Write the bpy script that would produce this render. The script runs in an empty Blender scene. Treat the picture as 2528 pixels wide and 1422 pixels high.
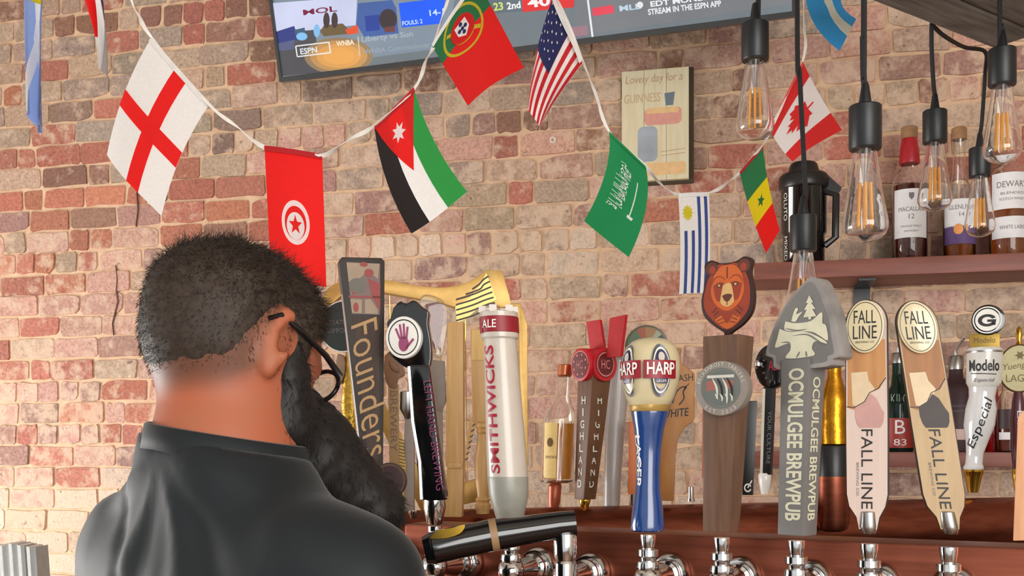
import bpy, bmesh, math, random
import numpy as np
from mathutils import Vector, Matrix

# ------------------------------------------------------------------ camera, world, light
F = 2600.0            # focal length in pixels of the 2528 x 1422 frame
CX, HY = 1264.0, 1100.0   # vanishing column and horizon row
ZC = 1.5              # eye height
scene = bpy.context.scene
COL = scene.collection
cam_d = bpy.data.cameras.new('camera'); cam = bpy.data.objects.new('camera', cam_d); COL.objects.link(cam)
cam.location = (0, 0, ZC); cam.rotation_euler = (math.pi / 2, 0, 0)
cam_d.sensor_width = 36.0; cam_d.lens = 36.0 * F / 2528.0; cam_d.shift_y = (HY - 711.0) / 2528.0
cam_d.clip_start = 0.05
scene.camera = cam
world = bpy.data.worlds.new('daylight'); scene.world = world; world.use_nodes = True
bgn = world.node_tree.nodes['Background']
bgn.inputs[0].default_value = (0.97, 0.985, 1.0, 1); bgn.inputs[1].default_value = 0.92
def area(name, loc, target, sx, sy, power, col):
    l = bpy.data.lights.new(name, 'AREA'); l.shape = 'RECTANGLE'; l.size = sx; l.size_y = sy; l.energy = power; l.color = col
    o = bpy.data.objects.new(name, l); COL.objects.link(o); o.location = loc
    o.rotation_euler = (Vector(target) - Vector(loc)).to_track_quat('-Z', 'Y').to_euler()
    return o
area('window_daylight', (-2.88, 2.23, 0.98), (-0.9, 1.75, 1.0), 1.7, 0.95, 68, (1.0, 0.98, 0.95))
area('storefront_daylight', (1.5, -2.4, 1.9), (0.9, 2.5, 1.6), 3.4, 2.0, 150, (1.0, 0.975, 0.94))
vs = scene.view_settings
vs.view_transform = 'Standard'; vs.look = 'None'; vs.gamma = 1.0; vs.exposure = 0.1
vs.use_curve_mapping = False

# ------------------------------------------------------------------ helpers
random.seed(7); rng = np.random.RandomState(7)
def P(px, py, Y): return Vector(((px - CX) / F * Y, Y, ZC + (HY - py) / F * Y))
def proj(v): return (CX + v[0] / v[1] * F, HY - (v[2] - ZC) / v[1] * F)
def lin(c):
    return tuple((x / 255 / 12.92 if x / 255 <= 0.04045 else ((x / 255 + 0.055) / 1.055) ** 2.4) for x in c[:3])
MATS = {}
def mat(name, rgb, rough=0.5, metal=0.0, var=0.08, scale=60.0, spec=0.5, stretch=None, bump=0.0, coat=0.0, emit=0.0, rgb2=None, sheen=0.0):
    """node material: base colour varied by procedural noise"""
    if name in MATS: return MATS[name]
    m = bpy.data.materials.new(name); m.use_nodes = True
    nt = m.node_tree; b = nt.nodes['Principled BSDF']
    tc = nt.nodes.new('ShaderNodeTexCoord'); mp = nt.nodes.new('ShaderNodeMapping'); nz = nt.nodes.new('ShaderNodeTexNoise')
    nt.links.new(tc.outputs['Object'], mp.inputs[0]); nt.links.new(mp.outputs[0], nz.inputs['Vector'])
    if stretch: mp.inputs['Scale'].default_value = stretch
    nz.inputs['Scale'].default_value = scale; nz.inputs['Detail'].default_value = 5
    mx = nt.nodes.new('ShaderNodeMix'); mx.data_type = 'RGBA'
    rp = nt.nodes.new('ShaderNodeMapRange'); rp.inputs[1].default_value = 0.3; rp.inputs[2].default_value = 0.7
    nt.links.new(nz.outputs[0], rp.inputs[0]); nt.links.new(rp.outputs[0], mx.inputs[0])
    c = lin(rgb)
    if rgb2: a, d = c, lin(rgb2)
    else:
        a = tuple(x * (1 - var) for x in c); d = tuple(min(1, x * (1 + var)) for x in c)
    mx.inputs[6].default_value = (*a, 1); mx.inputs[7].default_value = (*d, 1)
    nt.links.new(mx.outputs[2], b.inputs['Base Color'])
    b.inputs['Roughness'].default_value = rough; b.inputs['Metallic'].default_value = metal
    b.inputs['Specular IOR Level'].default_value = spec
    if coat: b.inputs['Coat Weight'].default_value = coat; b.inputs['Coat Roughness'].default_value = 0.08
    if sheen: b.inputs['Sheen Weight'].default_value = sheen; b.inputs['Sheen Roughness'].default_value = 0.4
    if emit:
        nt.links.new(mx.outputs[2], b.inputs['Emission Color']); b.inputs['Emission Strength'].default_value = emit
    if bump:
        bp = nt.nodes.new('ShaderNodeBump'); bp.inputs['Strength'].default_value = bump; bp.inputs['Distance'].default_value = 0.004
        nt.links.new(nz.outputs[0], bp.inputs['Height']); nt.links.new(bp.outputs[0], b.inputs['Normal'])
    MATS[name] = m
    return m
def thin_glass(name, tint=(255, 255, 255), refl=0.9):
    if name in MATS: return MATS[name]
    m = bpy.data.materials.new(name); m.use_nodes = True; nt = m.node_tree; nt.nodes.clear()
    o = nt.nodes.new('ShaderNodeOutputMaterial'); t = nt.nodes.new('ShaderNodeBsdfTransparent'); g = nt.nodes.new('ShaderNodeBsdfGlossy')
    g.inputs['Roughness'].default_value = 0.03; g.inputs['Color'].default_value = (refl, refl, refl, 1)
    lw = nt.nodes.new('ShaderNodeLayerWeight'); lw.inputs[0].default_value = 0.5
    pw = nt.nodes.new('ShaderNodeMath'); pw.operation = 'POWER'; pw.inputs[1].default_value = 2.0; nt.links.new(lw.outputs['Facing'], pw.inputs[0])
    m9 = nt.nodes.new('ShaderNodeMath'); m9.operation = 'MULTIPLY'; m9.inputs[1].default_value = 0.95; nt.links.new(pw.outputs[0], m9.inputs[0])
    nz = nt.nodes.new('ShaderNodeTexNoise'); nz.inputs['Scale'].default_value = 30
    rm = nt.nodes.new('ShaderNodeMapRange'); rm.inputs[3].default_value = 0.02; rm.inputs[4].default_value = 0.07
    ad = nt.nodes.new('ShaderNodeMath'); ad.operation = 'ADD'; mx = nt.nodes.new('ShaderNodeMixShader')
    t.inputs[0].default_value = (*lin(tint), 1)
    nt.links.new(nz.outputs[0], rm.inputs[0]); nt.links.new(m9.outputs[0], ad.inputs[0]); nt.links.new(rm.outputs[0], ad.inputs[1])
    nt.links.new(ad.outputs[0], mx.inputs[0]); nt.links.new(t.outputs[0], mx.inputs[1]); nt.links.new(g.outputs[0], mx.inputs[2])
    nt.links.new(mx.outputs[0], o.inputs[0]); MATS[name] = m
    return m
def real_glass(name):
    m = bpy.data.materials.new(name); m.use_nodes = True; nt = m.node_tree; b = nt.nodes['Principled BSDF']; MATS[name] = m
    nz = nt.nodes.new('ShaderNodeTexNoise'); nz.inputs['Scale'].default_value = 20; rm = nt.nodes.new('ShaderNodeMapRange'); rm.inputs[3].default_value = 0.0; rm.inputs[4].default_value = 0.03
    nt.links.new(nz.outputs[0], rm.inputs[0]); nt.links.new(rm.outputs[0], b.inputs['Roughness'])
    b.inputs['Base Color'].default_value = (1, 1, 1, 1); b.inputs['Transmission Weight'].default_value = 1.0; b.inputs['IOR'].default_value = 1.46
    return m
def liquid(name, rgb, rough=0.05, trans=0.75):
    m = mat(name, rgb, rough=rough, var=0.12, scale=25)
    m.node_tree.nodes['Principled BSDF'].inputs['Transmission Weight'].default_value = trans
    m.node_tree.nodes['Principled BSDF'].inputs['IOR'].default_value = 1.33
    return m

class MB:
    """mesh builder; coordinates are photo pixels (px, depth, py) about an origin (px0, py0), scaled by k metres per pixel"""
    def __init__(s, px0=0, py0=0, k=1.0): s.o = (px0, py0, k); s.v = []; s.f = []; s.m = []
    def add(s, vf, mi=0):
        v, f = vf; n = len(s.v); px0, py0, k = s.o
        s.v += [((p[0] - px0) * k, p[1] * k, (py0 - p[2]) * k) for p in v]
        s.f += [tuple(i + n for i in q) for q in f]; s.m += [mi] * len(f)
        return s
    def raw(s, v, f, mi=0):
        n = len(s.v); s.v += [tuple(p) for p in v]; s.f += [tuple(i + n for i in q) for q in f]; s.m += [mi] * len(f); return s
    def build(s, name, mats, parent=None, smooth=35, bevel=0, recalc=True, loc=None):
        me = bpy.data.meshes.new(name); me.from_pydata(s.v, [], s.f)
        if not isinstance(mats, (list, tuple)): mats = [mats]
        for m in mats: me.materials.append(m)
        me.polygons.foreach_set('material_index', s.m)
        if recalc or bevel:
            bm = bmesh.new(); bm.from_mesh(me)
            bmesh.ops.recalc_face_normals(bm, faces=bm.faces)
            if bevel:
                es = [e for e in bm.edges if len(e.link_faces) == 2 and e.calc_face_angle(0) > 0.5]
                bmesh.ops.bevel(bm, geom=es, offset=bevel * s.o[2], segments=2, affect='EDGES', clamp_overlap=True, profile=0.6)
            bm.to_mesh(me); bm.free()
        if smooth:
            me.shade_smooth(); me.set_sharp_from_angle(angle=math.radians(smooth))
        o = bpy.data.objects.new(name, me); COL.objects.link(o)
        if parent: o.parent = parent
        if loc is not None: o.location = loc
        return o
def tag(o, label=None, cat=None, group=None, kind=None):
    if label: o['label'] = label
    if cat: o['category'] = cat
    if group: o['group'] = group
    if kind: o['kind'] = kind
    return o
class Thing:
    """an Empty at (px0, py0) of the photo at distance Y; parts are authored in photo pixels about it"""
    def __init__(s, name, label, cat, px0, py0, Y, yaw=0, group=None):
        s.e = bpy.data.objects.new(name, None); COL.objects.link(s.e); s.e.empty_display_size = 0.02
        s.e.location = P(px0, py0, Y); s.e.rotation_euler = (0, 0, math.radians(yaw)); tag(s.e, label, cat, group)
        s.px0, s.py0, s.k, s.Y = px0, py0, Y / F, Y
    def mb(s): return MB(s.px0, s.py0, s.k)
    def part(s, name, mats, *shapes, parent=None, smooth=35, bevel=0, label=None, recalc=True):
        b = s.mb()
        for sh in shapes:
            if len(sh) == 3: b.add(sh[:2], sh[2])
            else: b.add(sh)
        o = b.build(name, mats, parent or s.e, smooth, bevel, recalc)
        if label: o['label'] = label
        return o
# --- shapes: return (verts, faces) in (px, d, py)
def prism(poly, d0, d1):
    n = len(poly)
    v = [(x, d0, y) for x, y in poly] + [(x, d1, y) for x, y in poly]
    f = [tuple(range(n)), tuple(range(2 * n - 1, n - 1, -1))] + [(i, (i + 1) % n, n + (i + 1) % n, n + i) for i in range(n)]
    return v, f
def box(x0, x1, y0, y1, d0, d1): return prism([(x0, y0), (x1, y0), (x1, y1), (x0, y1)], d0, d1)
def flat(poly, d): return [(x, d, y) for x, y in poly], [tuple(range(len(poly)))]
def ngon(cx, cy, rx, ry=None, n=32, a0=0.0):
    ry = ry or rx
    return [(cx + rx * math.cos(a0 + 2 * math.pi * i / n), cy + ry * math.sin(a0 + 2 * math.pi * i / n)) for i in range(n)]
def arc(cx, cy, r, a, b, n=16, ry=None):
    ry = ry or r
    return [(cx + r * math.cos(math.radians(a + (b - a) * i / n)), cy + ry * math.sin(math.radians(a + (b - a) * i / n))) for i in range(n + 1)]
def ringpoly(cx, cy, r0, r1, a, b, n=16, q=1.0): return arc(cx, cy, r1, a, b, n, r1 * q) + arc(cx, cy, r0, b, a, n, r0 * q)
def lathe(prof, cx, cd=0, seg=24, sx=1.0, sd=1.0, a0=0.0):
    """prof: (py, r[, cx])"""
    v, f = [], []
    for p in prof:
        c = p[2] if len(p) > 2 else cx
        for i in range(seg):
            a = a0 + 2 * math.pi * i / seg
            v.append((c + p[1] * sx * math.cos(a), cd + p[1] * sd * math.sin(a), p[0]))
    for j in range(len(prof) - 1):
        for i in range(seg):
            f.append((j * seg + i, j * seg + (i + 1) % seg, (j + 1) * seg + (i + 1) % seg, (j + 1) * seg + i))
    f.append(tuple(range(seg))); f.append(tuple(range(len(prof) * seg - 1, (len(prof) - 1) * seg - 1, -1)))
    return v, f
def tube(pts, r, seg=10, cap=True):
    """pts: (px, d, py)"""
    pts = [Vector(p) for p in pts]; n = len(pts); rs = r if isinstance(r, (list, tuple)) else [r] * n
    v, f = [], []; up = Vector((0.13, 1, 0.21)).normalized()
    for i, p in enumerate(pts):
        t = (pts[min(i + 1, n - 1)] - pts[max(i - 1, 0)]).normalized()
        a = t.cross(up)
        if a.length < 0.05: a = t.cross(Vector((1, 0, 0)))
        a.normalize(); b = t.cross(a)
        for q in range(seg):
            w = 2 * math.pi * q / seg
            v.append(tuple(p + (a * math.cos(w) + b * math.sin(w)) * rs[i]))
    for j in range(n - 1):
        for i in range(seg):
            f.append((j * seg + i, j * seg + (i + 1) % seg, (j + 1) * seg + (i + 1) % seg, (j + 1) * seg + i))
    if cap: f.append(tuple(range(seg))); f.append(tuple(range(n * seg - 1, (n - 1) * seg - 1, -1)))
    return v, f
def ydisc(cx, cy, d0, d1, r, n=32, q=1.0): return prism(ngon(cx, cy, r, r * q, n), d0, d1)
def curve(pts, n=8):
    """Catmull-Rom through 2D or 3D points"""
    out = []; m = len(pts); A = [np.array(p, float) for p in pts]
    for i in range(m - 1):
        p0, p1, p2, p3 = A[max(i - 1, 0)], A[i], A[i + 1], A[min(i + 2, m - 1)]
        for j in range(n):
            t = j / n
            out.append(tuple(0.5 * (2 * p1 + (p2 - p0) * t + (2 * p0 - 5 * p1 + 4 * p2 - p3) * t * t + (3 * p1 - p0 - 3 * p2 + p3) * t ** 3)))
    out.append(tuple(A[-1])); return out
def stroke(pts, w, taper=False):
    """2D polyline to a ribbon polygon"""
    n = len(pts); L, R = [], []
    for i in range(n):
        a, b = pts[max(i - 1, 0)], pts[min(i + 1, n - 1)]
        dx, dy = b[0] - a[0], b[1] - a[1]; l = math.hypot(dx, dy) or 1
        ww = w / 2 * (1 if not taper else max(0.15, math.sin(math.pi * (i + 0.5) / n)))
        L.append((pts[i][0] - dy / l * ww, pts[i][1] + dx / l * ww)); R.append((pts[i][0] + dy / l * ww, pts[i][1] - dx / l * ww))
    return L + R[::-1]
TXT = {}
def text2d(s, bold=0.0, spacing=1.0):
    key = (s, bold, spacing)
    if key not in TXT:
        c = bpy.data.curves.new('t', 'FONT'); c.body = s; c.size = 1.0; c.offset = bold; c.space_character = spacing; c.resolution_u = 3
        o = bpy.data.objects.new('t', c); me = o.to_mesh()
        v = np.array([p.co[:2] for p in me.vertices]) if len(me.vertices) else np.zeros((1, 2)); f = [tuple(p.vertices) for p in me.polygons]
        o.to_mesh_clear(); bpy.data.objects.remove(o); bpy.data.curves.remove(c)
        lo, hi = v.min(0), v.max(0); TXT[key] = ((v - (lo + hi) / 2) / np.maximum(hi - lo, 1e-6), f, (hi - lo))
    return TXT[key]
def text(s, cx, cy, h, w=None, rot=0, shear=0, bold=0.0, d=0, spacing=1.0):
    """lettering as flat shapes, box of w x h px centred at (cx, cy); rot in degrees clockwise in the photo"""
    v, f, sz = text2d(s, bold, spacing)
    if w is None: w = h * sz[0] / sz[1]
    ca, sa = math.cos(math.radians(rot)), math.sin(math.radians(rot)); out = []
    for x, y in v:
        X, Z = x * w + shear * y * h, -y * h
        out.append((cx + X * ca - Z * sa, d, cy + X * sa + Z * ca))
    return out, f
def remap(vf, fn): return [fn(p) for p in vf[0]], vf[1]
def cut(vf, gx=None, gy=None):
    """slice flat shapes along px and py lines so that they can be bent"""
    bm = bmesh.new(); vs_ = [bm.verts.new(p) for p in vf[0]]
    for q in vf[1]:
        try: bm.faces.new([vs_[i] for i in q])
        except ValueError: pass
    xs = [p[0] for p in vf[0]]; ys = [p[2] for p in vf[0]]
    if gx:
        for g in np.arange(math.floor(min(xs) / gx) * gx + gx, max(xs), gx):
            bmesh.ops.bisect_plane(bm, geom=bm.verts[:] + bm.edges[:] + bm.faces[:], plane_co=(g, 0, 0), plane_no=(1, 0, 0))
    if gy:
        for g in np.arange(math.floor(min(ys) / gy) * gy + gy, max(ys), gy):
            bmesh.ops.bisect_plane(bm, geom=bm.verts[:] + bm.edges[:] + bm.faces[:], plane_co=(0, 0, g), plane_no=(0, 0, 1))
    bm.verts.index_update(); v = [tuple(p.co) for p in bm.verts]; f = [tuple(p.index for p in q.verts) for q in bm.faces]; bm.free()
    return v, f
def wrap(vf, cx, r, cd=0, ang=0, gx=6, lift=0.8):
    """wrap flat shapes (px about cx) round an upright cylinder, r may be a function of py"""
    rf = r if callable(r) else (lambda y: r)
    def fn(p):
        R = rf(p[2]); a = math.radians(ang) + (p[0] - cx) / R
        return (cx + (R + lift) * math.sin(a), cd - (R + lift) * math.cos(a), p[2])
    return remap(cut(vf, gx), fn)
def wrapc(vf, x0, cxf, rf, ang=0, gx=5, lift=1.0):
    """wrap flat shapes (px about x0) round a turned body whose axis cxf and radius rf follow py"""
    def fn(p):
        R = rf(p[2]); a = math.radians(ang) + (p[0] - x0) / R
        return (cxf(p[2]) + (R + lift) * math.sin(a), -(R + lift) * math.cos(a), p[2])
    return remap(cut(vf, gx, 8), fn)
def interp(tab):
    xs = [t[0] for t in tab]; ys = [t[1] for t in tab]
    return lambda y: float(np.interp(y, xs, ys))

# common materials
M_chrome = mat('polished_chrome', (205, 205, 205), 0.12, 1.0, 0.05)
M_steel = mat('brushed_steel', (170, 168, 165), 0.3, 1.0, 0.1, stretch=(1, 1, 0.1))
M_gold = mat('polished_brass', (212, 170, 70), 0.2, 1.0, 0.08)
M_black = mat('black_plastic', (22, 23, 25), 0.35, 0, 0.15)
M_blackgloss = mat('black_gloss', (12, 13, 15), 0.1, 0, 0.15, coat=0.5)
M_white = mat('white_enamel', (232, 230, 224), 0.25, 0, 0.03, coat=0.3)
M_cream = mat('cream_enamel', (206, 192, 154), 0.25, 0, 0.04, coat=0.4)
M_print_white = mat('white_print', (235, 232, 225), 0.5, 0, 0.03)
M_print_black = mat('black_print', (28, 26, 26), 0.5, 0, 0.1)
M_print_red = mat('red_print', (142, 20, 36), 0.45, 0, 0.06)
M_copper = mat('brushed_copper', (150, 86, 66), 0.38, 1.0, 0.16, scale=8, stretch=(0.6, 6, 14), rgb2=(122, 66, 50))
# ------------------------------------------------------------------ the setting: brick wall, floor, ceiling, window wall
def wall_depth(px): return 2.73 * (2200 + 9500.0) / (px + 9500.0)
WA = P(0, 1100, wall_depth(0)); WB = P(2528, 1100, wall_depth(2528))
wdir = (WB - WA); wdir.z = 0; wdir.normalize(); WYAW = math.atan2(wdir.y, wdir.x)
WM = Matrix.Translation((WA.x, WA.y, 0)) @ Matrix.Rotation(WYAW, 4, 'Z')   # wall frame: x along, y behind, z up
WI = WM.inverted()
def on_wall(px, py, off=0.0):
    """point of the wall face (moved off metres into the room) seen at px, py; returns wall-frame coordinates"""
    d = P(px, py, 1.0) - Vector((0, 0, ZC)); o = WI @ Vector((0, 0, ZC)); dd = WI.to_3x3() @ d
    t = (-off - o.y) / dd.y
    return o + dd * t
def mortar_material():
    m = mat('lime_mortar', (206, 170, 138), 0.95, 0, 0.1, scale=28, bump=0.7, rgb2=(228, 196, 164)); return m
def brick_material():
    m = bpy.data.materials.new('old_brick'); m.use_nodes = True; nt = m.node_tree; b = nt.nodes['Principled BSDF']; N = nt.nodes.new; L = nt.links.new
    at = N('ShaderNodeAttribute'); at.attribute_name = 'tone'
    ge = N('ShaderNodeNewGeometry')
    n1 = N('ShaderNodeTexNoise'); n1.inputs['Scale'].default_value = 24; n1.inputs['Detail'].default_value = 6; n1.inputs['Roughness'].default_value = 0.65
    n2 = N('ShaderNodeTexNoise'); n2.inputs['Scale'].default_value = 120; n2.inputs['Detail'].default_value = 4
    n3 = N('ShaderNodeTexNoise'); n3.inputs['Scale'].default_value = 55; n3.inputs['Detail'].default_value = 3
    for n in (n1, n2, n3): L(ge.outputs['Position'], n.inputs['Vector'])
    # smears of mortar and limewash: where the noise passes a threshold set by the brick's own amount
    ms = N('ShaderNodeMath'); ms.operation = 'SUBTRACT'; ms.inputs[0].default_value = 0.82; L(at.outputs['Alpha'], ms.inputs[1])
    lo = N('ShaderNodeMath'); lo.operation = 'SUBTRACT'; L(n1.outputs[0], lo.inputs[0]); L(ms.outputs[0], lo.inputs[1])
    sc = N('ShaderNodeMapRange'); sc.inputs[1].default_value = -0.02; sc.inputs[2].default_value = 0.14; sc.inputs[4].default_value = 0.72; L(lo.outputs[0], sc.inputs[0])
    v = N('ShaderNodeMapRange'); v.inputs[1].default_value = 0.3; v.inputs[2].default_value = 0.72; v.inputs[3].default_value = 0.74; v.inputs[4].default_value = 1.2; L(n2.outputs[0], v.inputs[0])
    mu = N('ShaderNodeVectorMath'); mu.operation = 'SCALE'; L(at.outputs['Color'], mu.inputs[0]); L(v.outputs[0], mu.inputs[3])
    mx = N('ShaderNodeMix'); mx.data_type = 'RGBA'; L(sc.outputs[0], mx.inputs[0]); L(mu.outputs[0], mx.inputs[6]); mx.inputs[7].default_value = (*lin((220, 192, 168)), 1)
    dk = N('ShaderNodeMapRange'); dk.inputs[1].default_value = 0.66; dk.inputs[2].default_value = 0.74; dk.inputs[4].default_value = 0.6; L(n3.outputs[0], dk.inputs[0])
    m2 = N('ShaderNodeMix'); m2.data_type = 'RGBA'; L(dk.outputs[0], m2.inputs[0]); L(mx.outputs[2], m2.inputs[6]); m2.inputs[7].default_value = (*lin((92, 70, 58)), 1)
    L(m2.outputs[2], b.inputs['Base Color']); b.inputs['Roughness'].default_value = 0.9
    bp = N('ShaderNodeBump'); bp.inputs['Strength'].default_value = 0.55; bp.inputs['Distance'].default_value = 0.004
    ad = N('ShaderNodeMath'); L(n1.outputs[0], ad.inputs[0]); L(n2.outputs[0], ad.inputs[1]); L(ad.outputs[0], bp.inputs['Height']); L(bp.outputs[0], b.inputs['Normal'])
    return m
M_brick = brick_material(); M_mortar = mortar_material()
WX0, WX1, WZ0, WZ1 = -1.0, 5.2, 0.0, 3.5
wb = MB().raw([(WX0, 0, WZ0), (WX1, 0, WZ0), (WX1, 0, WZ1), (WX0, 0, WZ1), (WX0, 0.2, WZ0), (WX1, 0.2, WZ0), (WX1, 0.2, WZ1), (WX0, 0.2, WZ1)],
              [(0, 1, 2, 3), (7, 6, 5, 4), (0, 4, 5, 1), (3, 2, 6, 7), (0, 3, 7, 4), (1, 5, 6, 2)]).build('wall_back', M_mortar, smooth=0)
wb.matrix_world = WM; tag(wb, 'old brick wall with pale mortar behind the bar', 'wall', kind='structure')
PAL = dict(red=(182, 116, 98), org=(190, 124, 98), brn=(150, 112, 94), tan=(188, 160, 138), gry=(168, 148, 132), pnk=(200, 156, 140), crm=(212, 190, 170), dgr=(140, 116, 102), mau=(172, 134, 122))
def zone(px, py):
    """which bricks stand where: kinds with weights, and the amount of limewash; the lower left also has daylight painted in"""
    if py < 120: z = ('tan gry brn tan red brn', 0.26) if px < 700 else ('tan gry tan pnk tan mau', 0.34)
    elif py < 300:
        z = ('tan gry red tan org gry dgr', 0.26) if px < 620 else (('tan gry tan dgr brn mau', 0.32) if px < 1250 else ('tan gry tan mau brn pnk', 0.34))
    elif py < 460:
        z = ('tan gry dgr gry tan red brn', 0.28) if px < 600 else (('tan gry tan mau pnk', 0.33) if px < 1150 else ('red pnk brn mau red tan', 0.27))
    elif py < 580:
        z = ('red org red brn red mau', 0.2) if px < 680 else (('pnk red mau tan pnk', 0.3) if px < 1250 else ('red pnk mau pnk tan', 0.32))
    elif py < 700: z = ('tan pnk red mau tan org', 0.3) if px < 700 else ('tan mau pnk tan gry crm', 0.38)
    elif py < 860: z = ('pnk red org pnk mau', 0.32) if px < 700 else ('pnk tan mau pnk red', 0.38)
    elif py < 960: z = ('gry tan pnk red mau crm', 0.33) if px < 700 else ('tan pnk mau tan', 0.36)
    elif py < 1180: z = ('red pnk red org pnk mau', 0.33) if px < 700 else ('tan pnk gry mau', 0.36)
    else: z = ('pnk crm crm tan crm', 0.46) if px < 700 else ('tan pnk crm tan', 0.4)  # lower-left bricks paler and limier: window brightness put into their colour
    if px > 2000 and py > 420: z = ('tan mau gry mau tan pnk', 0.33)
    return z
def brick_geo(w, h, r):
    """rough-edged brick face in a brick's own frame (x along, y out of the wall = negative, z up): 34 triangles"""
    j = lambda s: r.uniform(-s, s)
    a, b, c = w / 2, h / 2, min(w, h) * 0.09; m = w / 6
    o = [(-a + c, -b), (-m, -b), (m, -b), (a - c, -b), (a, -b + c), (a, b - c), (a - c, b), (m, b), (-m, b), (-a + c, b), (-a, b - c), (-a, -b + c)]
    o = [(x + j(0.003), z + j(0.003)) for x, z in o]
    if r.random() < 0.3:                      # a chipped corner
        q = r.choice((0, 3, 6, 9)); o[q] = (o[q][0] * 0.86, o[q][1] * 0.84); o[(q + 11) % 12 if q in (0, 6) else (q + 1) % 12] = (o[(q + 11) % 12 if q in (0, 6) else (q + 1) % 12][0] * 0.97, o[(q + 11) % 12 if q in (0, 6) else (q + 1) % 12][1] * 0.6)
    pr = r.uniform(0.002, 0.006); tw = r.uniform(-0.0012, 0.0012)
    v = [(x * (1 + 0.003 / w), 0.004, z * (1 + 0.003 / h)) for x, z in o] + [(x, -pr + tw * (x / a) + j(0.0006), z) for x, z in o]
    f = [(i, (i + 1) % 12, 12 + (i + 1) % 12, 12 + i) for i in range(12)] + [tuple(range(12, 24))]
    return v, f
def make_bricks():
    r = random.Random(21); course = 0.0674
    z0 = on_wall(50, 51).z                 # a bed joint of the photo
    headers = {0, 6, 11, 17, 19}           # courses that show brick ends
    n_up = int((WZ1 - z0) / course); n_dn = int(z0 / course)
    cand = []
    for row in range(-n_up, n_dn):
        zt = z0 - row * course; u = WX0 + 0.02 + r.uniform(0, 0.09)
        while u < WX1 - 0.1:
            hd = r.random() < (0.9 if row in headers else 0.17)
            L_ = (0.074 if hd else 0.156) * r.uniform(0.93, 1.07)
            zc = zt - course / 2 + r.uniform(-0.0015, 0.0015); cx = u + L_ / 2
            wpt = WM @ Vector((cx, 0, zc)); p = proj(wpt) if wpt.y > 0.5 else (9e9, 9e9)
            names, lime = zone(*p) if -300 < p[0] < 2900 else ('tan pnk red mau gry', 0.32)
            base = np.array(PAL[r.choice(names.split())], float); base = base * r.uniform(0.92, 1.06) + np.array([r.uniform(-3, 3), r.uniform(-2, 2), r.uniform(-3, 3)])
            cand.append((cx, zc, L_ - r.uniform(0.007, 0.0095), course - r.uniform(0.0075, 0.0105), p, (*lin(np.clip(base, 10, 245)), min(0.5, max(0.08, lime + r.uniform(-0.08, 0.08))))))
            u += L_
    def hidden(p):
        x, y = p
        return (690 < x < 1950 and y < 190 - 160 * (x - 690) / 1260) or (330 < x < 780 and 640 < y < 1050) or (200 < x < 1000 and y > 1150) or (y > 1270 and x > 1000) or (840 < x < 1270 and y > 900) or (1280 < x and y > 1000 and x < 2500 and y > 1150)
    def score(c):
        x, y = c[4]
        if not (-20 < x < 2550 and -10 < y < 1430) or hidden((x, y)): return 0
        return c[2] * c[3] * (x + 9500)
    order = sorted(range(len(cand)), key=lambda i: -score(cand[i])); near = set(order[:300])
    rest_v, rest_f, rest_c = [], [], []
    for i, (cx, zc, w, h, p, colr) in enumerate(cand):
        v, f = brick_geo(w, h, r)
        if i in near:
            me = bpy.data.meshes.new('brick'); me.from_pydata(v, [], f); me.materials.append(M_brick)
            ca = me.color_attributes.new('tone', 'FLOAT_COLOR', 'POINT'); ca.data.foreach_set('color', list(colr) * len(v))
            o = bpy.data.objects.new('brick', me); COL.objects.link(o); o.parent = wb; o.location = (cx, 0, zc)
        else:
            n = len(rest_v); rest_v += [(x + cx, y, z + zc) for x, y, z in v]; rest_f += [tuple(q + n for q in t) for t in f]; rest_c += list(colr) * len(v)
    me = bpy.data.meshes.new('brickwork'); me.from_pydata(rest_v, [], rest_f); me.materials.append(M_brick)
    ca = me.color_attributes.new('tone', 'FLOAT_COLOR', 'POINT'); ca.data.foreach_set('color', rest_c)
    o = bpy.data.objects.new('brickwork', me); COL.objects.link(o); o.parent = wb; o['kind'] = 'stuff'
make_bricks()
def crack(pts, w):
    q = [on_wall(x, y) for x, y in pts]; L = stroke([(p.x, p.z) for p in q], w, True); n = len(L)
    MB().raw([(x, -0.0072, z) for x, z in L] + [(x, -0.001, z) for x, z in L], [tuple(range(n))] + [(i, (i + 1) % n, n + (i + 1) % n, n + i) for i in range(n)]).build('crack', mat('dark_crack', (112, 78, 62), 0.95, 0, 0.2), wb, smooth=0)
crack([(288, 655), (292, 690), (290, 720), (294, 745), (286, 775), (280, 800), (283, 828)], 0.004)
crack([(340, 472), (343, 520), (338, 560)], 0.003)
def wall_box(name, x0, x1, y0, y1, z0, z1, m, label, cat='wall', parent=None, kind='structure'):
    o = MB().raw([(x0, y0, z0), (x1, y0, z0), (x1, y1, z0), (x0, y1, z0), (x0, y0, z1), (x1, y0, z1), (x1, y1, z1), (x0, y1, z1)],
                 [(3, 2, 1, 0), (4, 5, 6, 7), (0, 1, 5, 4), (1, 2, 6, 5), (2, 3, 7, 6), (3, 0, 4, 7)]).build(name, m, parent, smooth=0)
    if not parent:
        o.matrix_world = WM; tag(o, label, cat, kind=kind)
    return o
M_plaster = mat('white_plaster', (214, 206, 192), 0.9, 0, 0.04, bump=0.1)
M_floorwood = mat('floor_boards', (120, 84, 58), 0.5, 0, 0.2, scale=4, stretch=(1, 12, 1))
wall_box('floor', WX0, WX1, -6.0, 0.2, -0.1, 0.0, M_floorwood, 'brown board floor under the bar', 'floor')
wall_box('ceiling', WX0, WX1, -6.0, 0.2, 3.5, 3.6, M_plaster, 'pale ceiling high over the bar', 'ceiling')
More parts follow.
